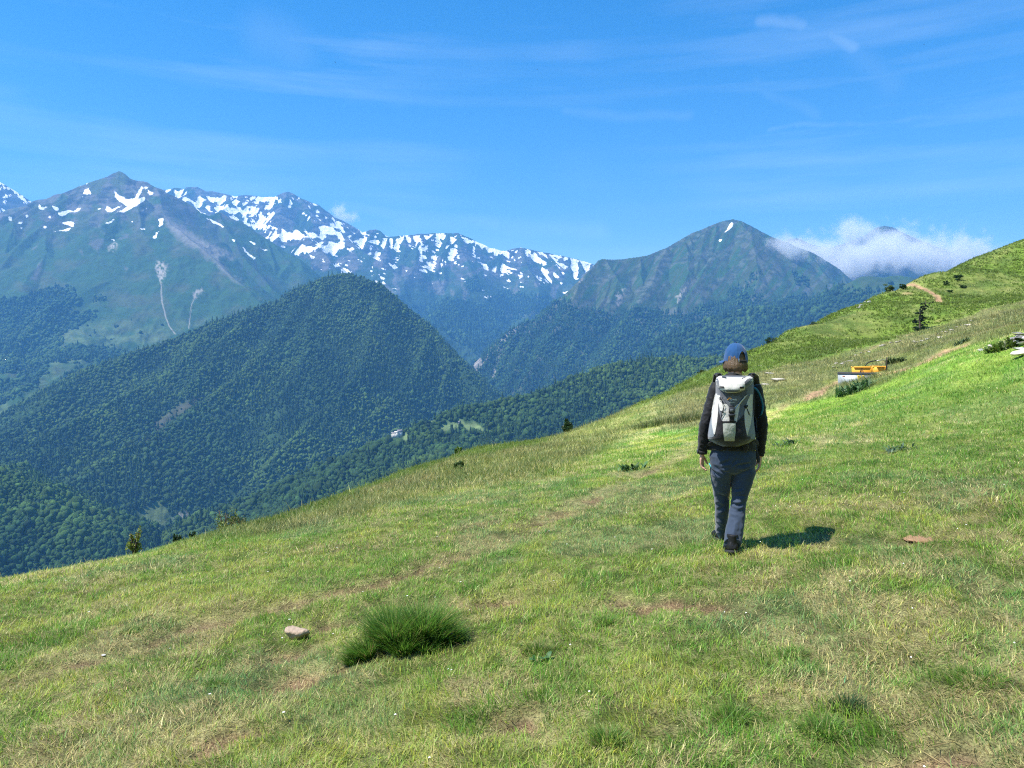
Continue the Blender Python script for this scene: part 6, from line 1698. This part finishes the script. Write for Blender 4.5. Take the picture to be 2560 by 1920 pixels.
lid_panel('lid_edge', M_GREY, [(1800, 975.5), (1806, 980.5)], [(1864, 975.5), (1856, 980.5)], off=.004)
for (cx_, cy_, w_, h_, sl) in [(1810.5, 943, 11, 4.2, 2.2), (1804.2, 968, 11, 4.6, .3), (1855, 969, 11, 5, .3)]:
    lid_panel('loop_patch', M_BLK, [(cx_-w_/2, cy_-h_/2-sl/2), (cx_-w_/2, cy_+h_/2-sl/2)], [(cx_+w_/2, cy_-h_/2+sl/2), (cx_+w_/2, cy_+h_/2+sl/2)], off=.006, thick=.008, ny=4)
mb = MB(); mb.tube([lid_surf(1855, 946, .004), lid_surf(1863, 943, .004)], .0035, 6); mb.build('loop_patch', M_BLK, lid)
# buckle and straps
mb = MB(); A = [pk_surf(1829.8, y, .018) for y in np.linspace(1014, 1054, 14)]; mb.tube(A, [(.020, .0025)]*14, 8); mb.build('strap', M_BLK, pack)
bk = MB(); c = pk_surf(1829.5, 1026, .024); bk.box(c, (.046, .012, .042), bev=.004)
c2 = pk_surf(1829.5, 1038, .024); bk.box(c2, (.050, .015, .022), bev=.004); c3 = pk_surf(1829.5, 1019, .022); bk.box(c3, (.040, .008, .010), bev=.003)
b = bk.build('buckle', mat('dark grey buckle plastic', (.035, .038, .045), .4, .1, 20), pack)
bk = MB(); bk.box(pk_surf(1829.5, 1026, .0315), (.024, .004, .022), bev=.002); bk.build('buckle_window', mat('grey buckle face', (.14, .15, .17), .35, .1), b)
def cord(pts, r=.0022): 
    mb = MB(); mb.tube([pk_surf(a, b_, o) for a, b_, o in pts], r, 6); return mb.build('cord', M_BLK, pack)
cord([(1803, 1040, .012), (1806, 1028, .02), (1811, 1012, .02), (1808, 1026, .022), (1803, 1044, .018)]); cord([(1797, 995, .018), (1801, 1003, .02), (1810, 1010, .02)])
cord([(1866, 1018, .02), (1870, 1026, .022), (1876, 1040, .02), (1872, 1036, .02), (1868, 1024, .02)])
mb = MB(); mb.ball(pk_surf(1864, 1017, .018), (.012, .010, .014), 10, 8); mb.ball(pk_surf(1868, 1015, .020), (.008, .008, .009), 8, 6); mb.build('cord_lock', M_BLK, pack)
lid_panel  # (lid parts above)
panel('loop_patch', M_BLK, [(1798, 993), (1800, 1000)], [(1801, 993), (1806, 1000)], off=.020, thick=.006, ny=4)
# drinking hose over the right shoulder
mb = MB(); H_ = [LP(1882, 968, -.13), LP(1890, 972, -.12), LP(1898, 983, -.105), LP(1904, 998, -.09), LP(1907, 1012, -.075), LP(1907, 1024, -.065), LP(1903.5, 1035, -.06), LP(1900, 1040, -.03)]
mb.tube(H_, .0085, 10); mb.build('drinking_hose', mat('blue drinking hose', (.015, .13, .24), .35, .1, 15), pack)
# shoulder and hip straps
for sd, pts in ((-1, [LP(1800, 944, -.08), LP(1795, 934, -.03), LP(1792, 937, .04), LP(1788, 960, .115), LP(1784, 1010, .13), LP(1776, 1060, .09), LP(1772, 1092, -.04)]), (1, [LP(1874, 944, -.08), LP(1881, 935, -.03), LP(1888, 942, .04), LP(1892, 965, .115), LP(1892, 1010, .13), LP(1889, 1060, .09), LP(1886, 1092, -.04)])):
    mb = MB(); mb.tube(pts, [(.028, .008)]*len(pts), 10); s_ = mb.build('shoulder_strap', M_BLK, pack)
    mb = MB(); mb.box(LP(1797 if sd < 0 else 1883, 935, -.055), (.028, .03, .018), rz=.2, bev=.005); mb.build('adjuster', M_BLK, s_)
mb = MB(); mb.tube([LP(1790, 1106, -.10), LP(1776, 1112, -.03), LP(1774, 1116, .06), LP(1800, 1118, .14), LP(1832, 1118, .15), LP(1866, 1118, .14), LP(1891, 1116, .06), LP(1890, 1110, -.03), LP(1872, 1104, -.11)], [(.010, .035)]*9, 10, ref=(0, 1, 0)); mb.build('hip_belt', M_BLK, pack)
mb = MB(); mb.tube([LP(1864, 1106, -.17), LP(1865, 1120, -.16), LP(1864, 1132, -.155)], [(.016, .006), (.022, .008), (.006, .004)], 8); mb.build('belt_tab', M_BLK, pack)
mb = MB(); mb.tube([LP(1889, 1112, -.06), LP(1892, 1130, -.07), LP(1894, 1150, -.07), LP(1896, 1158, -.06), LP(1897.5, 1148, -.05), LP(1894.5, 1135, -.055)], [(.009, .003)]*6, 8); mb.build('strap', M_BLK, pack)

# the maker's mark printed on the flap
M_WHITE = mat('white print', (.72, .72, .70), .6, .05); M_ORANGE = mat('orange print', (.80, .33, .07), .6, .05)
def print_text(txt, px, py, size, m, name):
    cu = bpy.data.curves.new(name, 'FONT'); cu.body = txt; cu.size = size; cu.align_x = 'CENTER'; cu.extrude = .0008
    o = bpy.data.objects.new(name, cu); C.objects.link(o)
    dg = bpy.context.evaluated_depsgraph_get(); dg.update()
    me = bpy.data.meshes.new_from_object(o.evaluated_get(dg)); bpy.data.objects.remove(o); me.name = name
    V = get_co(me)
    for i_, v_ in enumerate(V):
        q = pk_surf(px+v_[0]/K, py-v_[1]/K, .0185+v_[2]); V[i_] = q
    me.materials.clear(); set_co(me, V)
    return link(name, me, m, flap)
print_text('lowe', 1833, 1001.2, .030, M_WHITE, 'lettering'); print_text('alpine', 1830, 1007.5, .018, M_WHITE, 'lettering')
mb = MB(); A = []; B = []
for q in range(13):
    u = math.pi*(.02+.80*q/12); A.append(pk_surf(1824.5-6.2*math.cos(u), 1000.5-7.0*math.sin(u), .019)); B.append(pk_surf(1824.5-3.4*math.cos(u), 1000.5-3.6*math.sin(u), .019))
A, B = np.array(A), np.array(B); mb.grid(np.stack([A, B])); mb.grid(np.stack([A+[0, .002, 0], B+[0, .002, 0]]), flip=True); mb.build('emblem', M_ORANGE, flap, False)
# ================================================================== sky, sun, haze, clouds, camera
SUN_EL = math.radians(60); SUN_DIR = np.array([-.97, -.24])
SUN_DIR = SUN_DIR/np.linalg.norm(SUN_DIR)
S = np.array([SUN_DIR[0]*math.cos(SUN_EL), SUN_DIR[1]*math.cos(SUN_EL), math.sin(SUN_EL)])
sc = bpy.context.scene
w = bpy.data.worlds.new('World'); sc.world = w; w.use_nodes = True
t = w.node_tree; t.nodes.clear()
def wn(kind, **kw):
    o = t.nodes.new(kind)
    for k, v in kw.items(): setattr(o, k, v)
    return o
out = wn('ShaderNodeOutputWorld'); bg = wn('ShaderNodeBackground'); bg.inputs['Strength'].default_value = .115
sky = wn('ShaderNodeTexSky', sky_type='NISHITA'); sky.sun_disc = False
sky.sun_elevation = SUN_EL; sky.sun_rotation = math.atan2(S[0], S[1]) % (2*math.pi)
sky.altitude = 1500; sky.air_density = 1.15; sky.dust_density = .25; sky.ozone_density = 2.2
hs = wn('ShaderNodeHueSaturation'); hs.inputs['Saturation'].default_value = SKY_SAT; hs.inputs['Value'].default_value = SKY_VAL; hs.inputs['Hue'].default_value = SKY_HUE
t.links.new(sky.outputs[0], hs.inputs['Color'])
# high thin cirrus: streaks laid over the dome by direction
tc = wn('ShaderNodeTexCoord')
mp = wn('ShaderNodeMapping'); mp.inputs['Scale'].default_value = (1.1, 1.1, 13); mp.inputs['Rotation'].default_value = (.05, .02, 0)
n1 = wn('ShaderNodeTexNoise'); n1.inputs['Scale'].default_value = 1.7; n1.inputs['Detail'].default_value = 7; n1.inputs['Roughness'].default_value = .55
t.links.new(tc.outputs['Generated'], mp.inputs['Vector']); t.links.new(mp.outputs[0], n1.inputs['Vector'])
n2 = wn('ShaderNodeTexNoise'); n2.inputs['Scale'].default_value = 2.2; n2.inputs['Detail'].default_value = 3
t.links.new(tc.outputs['Generated'], n2.inputs['Vector'])
r1 = wn('ShaderNodeMapRange'); r1.inputs['From Min'].default_value = .47; r1.inputs['From Max'].default_value = .80; r1.inputs['To Max'].default_value = .22
t.links.new(n1.outputs['Fac'], r1.inputs['Value'])
r2 = wn('ShaderNodeMapRange'); r2.inputs['From Min'].default_value = .35; r2.inputs['From Max'].default_value = .62
t.links.new(n2.outputs['Fac'], r2.inputs['Value'])
mu = wn('ShaderNodeMath', operation='MULTIPLY'); t.links.new(r1.outputs[0], mu.inputs[0]); t.links.new(r2.outputs[0], mu.inputs[1])
def dirv(px, py):
    rx, rz = ratio(px, py); v = np.array([rx, 1, rz]); return v/np.linalg.norm(v)
# a few distinct wisps: (pixel from, pixel to, half width, strength)
fac = mu.outputs[0]
nw = wn('ShaderNodeTexNoise'); nw.inputs['Scale'].default_value = 16; nw.inputs['Detail'].default_value = 5
t.links.new(tc.outputs['Generated'], nw.inputs['Vector'])
wob = wn('ShaderNodeVectorMath', operation='MULTIPLY_ADD'); wob.inputs[1].default_value = (.022, .022, .022); wob.inputs[2].default_value = (-.011, -.011, -.011)
t.links.new(nw.outputs['Color'], wob.inputs[0])
dv = wn('ShaderNodeVectorMath', operation='ADD'); t.links.new(tc.outputs['Generated'], dv.inputs[0]); t.links.new(wob.outputs[0], dv.inputs[1])
for (a, b, wd, stg) in [((1905, 58), (2000, 64), .007, .10), ((1990, 64), (2080, 84), .006, .06), ((2075, 84), (2135, 116), .008, .12), ((2130, 118), (2230, 215), .014, .03), ((1895, 205), (2040, 290), .007, .03), ((1930, 320), (2330, 298), .0035, .05), ((1420, 280), (1720, 292), .007, .04), ((1240, 442), (1980, 446), .0025, .06), ((-60, 228), (1000, 250), .009, .035), ((660, 90), (740, 120), .028, .04), ((600, 450), (640, 440), .008, .03), ((860, 520), (1240, 560), .010, .06), ((1000, 555), (1500, 575), .014, .06)]:
    A, B = dirv(*a), dirv(*b); u = B-A; L = np.linalg.norm(u); u = u/L
    sub = wn('ShaderNodeVectorMath', operation='SUBTRACT'); sub.inputs[1].default_value = A; t.links.new(dv.outputs[0], sub.inputs[0])
    dt = wn('ShaderNodeVectorMath', operation='DOT_PRODUCT'); dt.inputs[1].default_value = u; t.links.new(sub.outputs[0], dt.inputs[0])
    clp = wn('ShaderNodeClamp'); clp.inputs['Max'].default_value = L; t.links.new(dt.outputs['Value'], clp.inputs['Value'])
    scl = wn('ShaderNodeVectorMath', operation='SCALE'); scl.inputs[0].default_value = u; t.links.new(clp.outputs[0], scl.inputs['Scale'])
    df = wn('ShaderNodeVectorMath', operation='SUBTRACT'); t.links.new(sub.outputs[0], df.inputs[0]); t.links.new(scl.outputs[0], df.inputs[1])
    ln = wn('ShaderNodeVectorMath', operation='LENGTH'); t.links.new(df.outputs[0], ln.inputs[0])
    mr = wn('ShaderNodeMapRange', interpolation_type='SMOOTHSTEP'); mr.inputs['From Min'].default_value = wd*1.5; mr.inputs['From Max'].default_value = 0; mr.inputs['To Max'].default_value = stg
    t.links.new(ln.outputs['Value'], mr.inputs['Value'])
    ad = wn('ShaderNodeMath', operation='MAXIMUM'); t.links.new(fac, ad.inputs[0]); t.links.new(mr.outputs[0], ad.inputs[1]); fac = ad.outputs[0]
mx = wn('ShaderNodeMix', data_type='RGBA'); mx.inputs['B'].default_value = (7.0, 8.0, 8.6, 1)
t.links.new(fac, mx.inputs['Factor']); t.links.new(hs.outputs[0], mx.inputs['A'])
t.links.new(mx.outputs['Result'], bg.inputs['Color']); t.links.new(bg.outputs[0], out.inputs['Surface'])

L = bpy.data.lights.new('sun', 'SUN'); L.energy = SUN_E; L.angle = math.radians(.53); L.color = (1, .955, .88)
lo = bpy.data.objects.new('sun', L); C.objects.link(lo)
lo.rotation_euler = Vector(S).to_track_quat('Z', 'Y').to_euler()

# haze: one closed box of even air round the whole scene
zt = 1900; zb = -662
V = [(x, y, z) for z in (zb, zt) for y in (-600, 9900) for x in (-9000, 9000)]
me = raw_mesh('haze', V, np.array([[0, 2, 3, 1], [4, 5, 7, 6], [0, 1, 5, 4], [1, 3, 7, 5], [3, 2, 6, 7], [2, 0, 4, 6]]))
nt = NT('haze air'); v = nt.node('ShaderNodeVolumePrincipled')
v.inputs['Color'].default_value = HAZE_COL; v.inputs['Density'].default_value = HAZE_D; v.inputs['Anisotropy'].default_value = HAZE_G
nt.link(v.outputs[0], nt.out.inputs['Volume'])
tag(link('haze', me, nt.m), 'blue haze filling the valley air', 'haze', kind='stuff')

def cloud(name, blobs, dens, cell, label, seed, pad=1.25):
    """blobs: (px, py, Y, rx, ry, rz) in pixels / metres; one closed box of drifting vapour"""
    cs = [(P(px, py, Y), np.array([rx*Y/F, ryd, rz*Y/F])) for px, py, Y, rx, ryd, rz in blobs]
    lo_ = np.min([c-r*pad for c, r in cs], 0); hi = np.max([c+r*pad for c, r in cs], 0)
    V = [(x, y, z) for z in (lo_[2], hi[2]) for y in (lo_[1], hi[1]) for x in (lo_[0], hi[0])]
    me = raw_mesh(name, V, np.array([[0, 2, 3, 1], [4, 5, 7, 6], [0, 1, 5, 4], [1, 3, 7, 5], [3, 2, 6, 7], [2, 0, 4, 6]]))
    nt = NT(name+' vapour')
    tc = nt.node('ShaderNodeTexCoord')
    nz = nt.node('ShaderNodeTexNoise'); nz.inputs['Scale'].default_value = 1/cell; nz.inputs['Detail'].default_value = 5; nz.inputs['Roughness'].default_value = .62
    nt.link(tc.outputs['Object'], nz.inputs['Vector'])
    acc = None
    for c, r in cs:
        mp = nt.node('ShaderNodeVectorMath', operation='SUBTRACT'); mp.inputs[1].default_value = c; nt.link(tc.outputs['Object'], mp.inputs[0])
        dv = nt.node('ShaderNodeVectorMath', operation='DIVIDE'); dv.inputs[1].default_value = r; nt.link(mp.outputs[0], dv.inputs[0])
        ln = nt.node('ShaderNodeVectorMath', operation='LENGTH'); nt.link(dv.outputs[0], ln.inputs[0])
        m1 = nt.node('ShaderNodeMath', operation='SUBTRACT'); m1.inputs[0].default_value = 1.0; nt.link(ln.outputs['Value'], m1.inputs[1])
        if acc is None: acc = m1.outputs[0]
        else:
            mm = nt.node('ShaderNodeMath', operation='MAXIMUM'); nt.link(acc, mm.inputs[0]); nt.link(m1.outputs[0], mm.inputs[1]); acc = mm.outputs[0]
    s1 = nt.node('ShaderNodeMath', operation='MULTIPLY_ADD'); s1.inputs[1].default_value = 3.4; s1.inputs[2].default_value = -1.72; nt.link(nz.outputs['Fac'], s1.inputs[0])
    s2 = nt.node('ShaderNodeMath', operation='ADD'); nt.link(acc, s2.inputs[0]); nt.link(s1.outputs[0], s2.inputs[1])
    mr = nt.node('ShaderNodeMapRange'); mr.inputs['From Min'].default_value = .02; mr.inputs['From Max'].default_value = .80; mr.inputs['To Max'].default_value = dens
    nt.link(s2.outputs[0], mr.inputs['Value'])
    v = nt.node('ShaderNodeVolumePrincipled'); v.inputs['Color'].default_value = (1, 1, 1, 1); v.inputs['Anisotropy'].default_value = 0
    nt.link(mr.outputs[0], v.inputs['Density']); nt.link(v.outputs[0], nt.out.inputs['Volume'])
    tag(link(name, me, nt.m), label, 'cloud', kind='stuff')
cloud('cloud', [(1950, 630, 5500, 55, 150, 46), (2010, 640, 5750, 95, 240, 52), (2090, 652, 6000, 120, 300, 54), (2200, 640, 6100, 150, 330, 66), (2320, 642, 6150, 150, 320, 60), (2135, 588, 6300, 54, 160, 46), (2212, 600, 6300, 85, 170, 40), (2420, 642, 6250, 100, 260, 42)], CLOUD_D, 150, 'white cloud bank drifting across the summits on the right', 1)
cloud('cloud', [(846, 528, 10600, 22, 220, 24), (872, 545, 10600, 30, 220, 16)], CLOUD_D*.7, 160, 'small white puff of cloud behind the snowy range', 2)

cam = bpy.data.cameras.new('camera'); co = bpy.data.objects.new('camera', cam); C.objects.link(co)
cam.sensor_width = 36; cam.lens = F/W*36; cam.clip_start = .05; cam.clip_end = 40000
co.location = CAM; co.rotation_euler = (math.pi/2-PITCH, 0, 0)
sc.camera = co
sc.view_settings.view_transform = 'Standard'; sc.view_settings.look = 'None'; sc.view_settings.gamma = 1; sc.view_settings.exposure = EXPO
sc.cycles.volume_bounces = 3; sc.cycles.max_bounces = 6; sc.cycles.diffuse_bounces = 3; sc.cycles.transmission_bounces = 3
sc.cycles.use_denoising = DENOISE; sc.cycles.use_adaptive_sampling = False
sc.cycles.volume_max_steps = 256
sc.cycles.pixel_filter_type = 'BLACKMAN_HARRIS'; sc.cycles.filter_width = 1.15
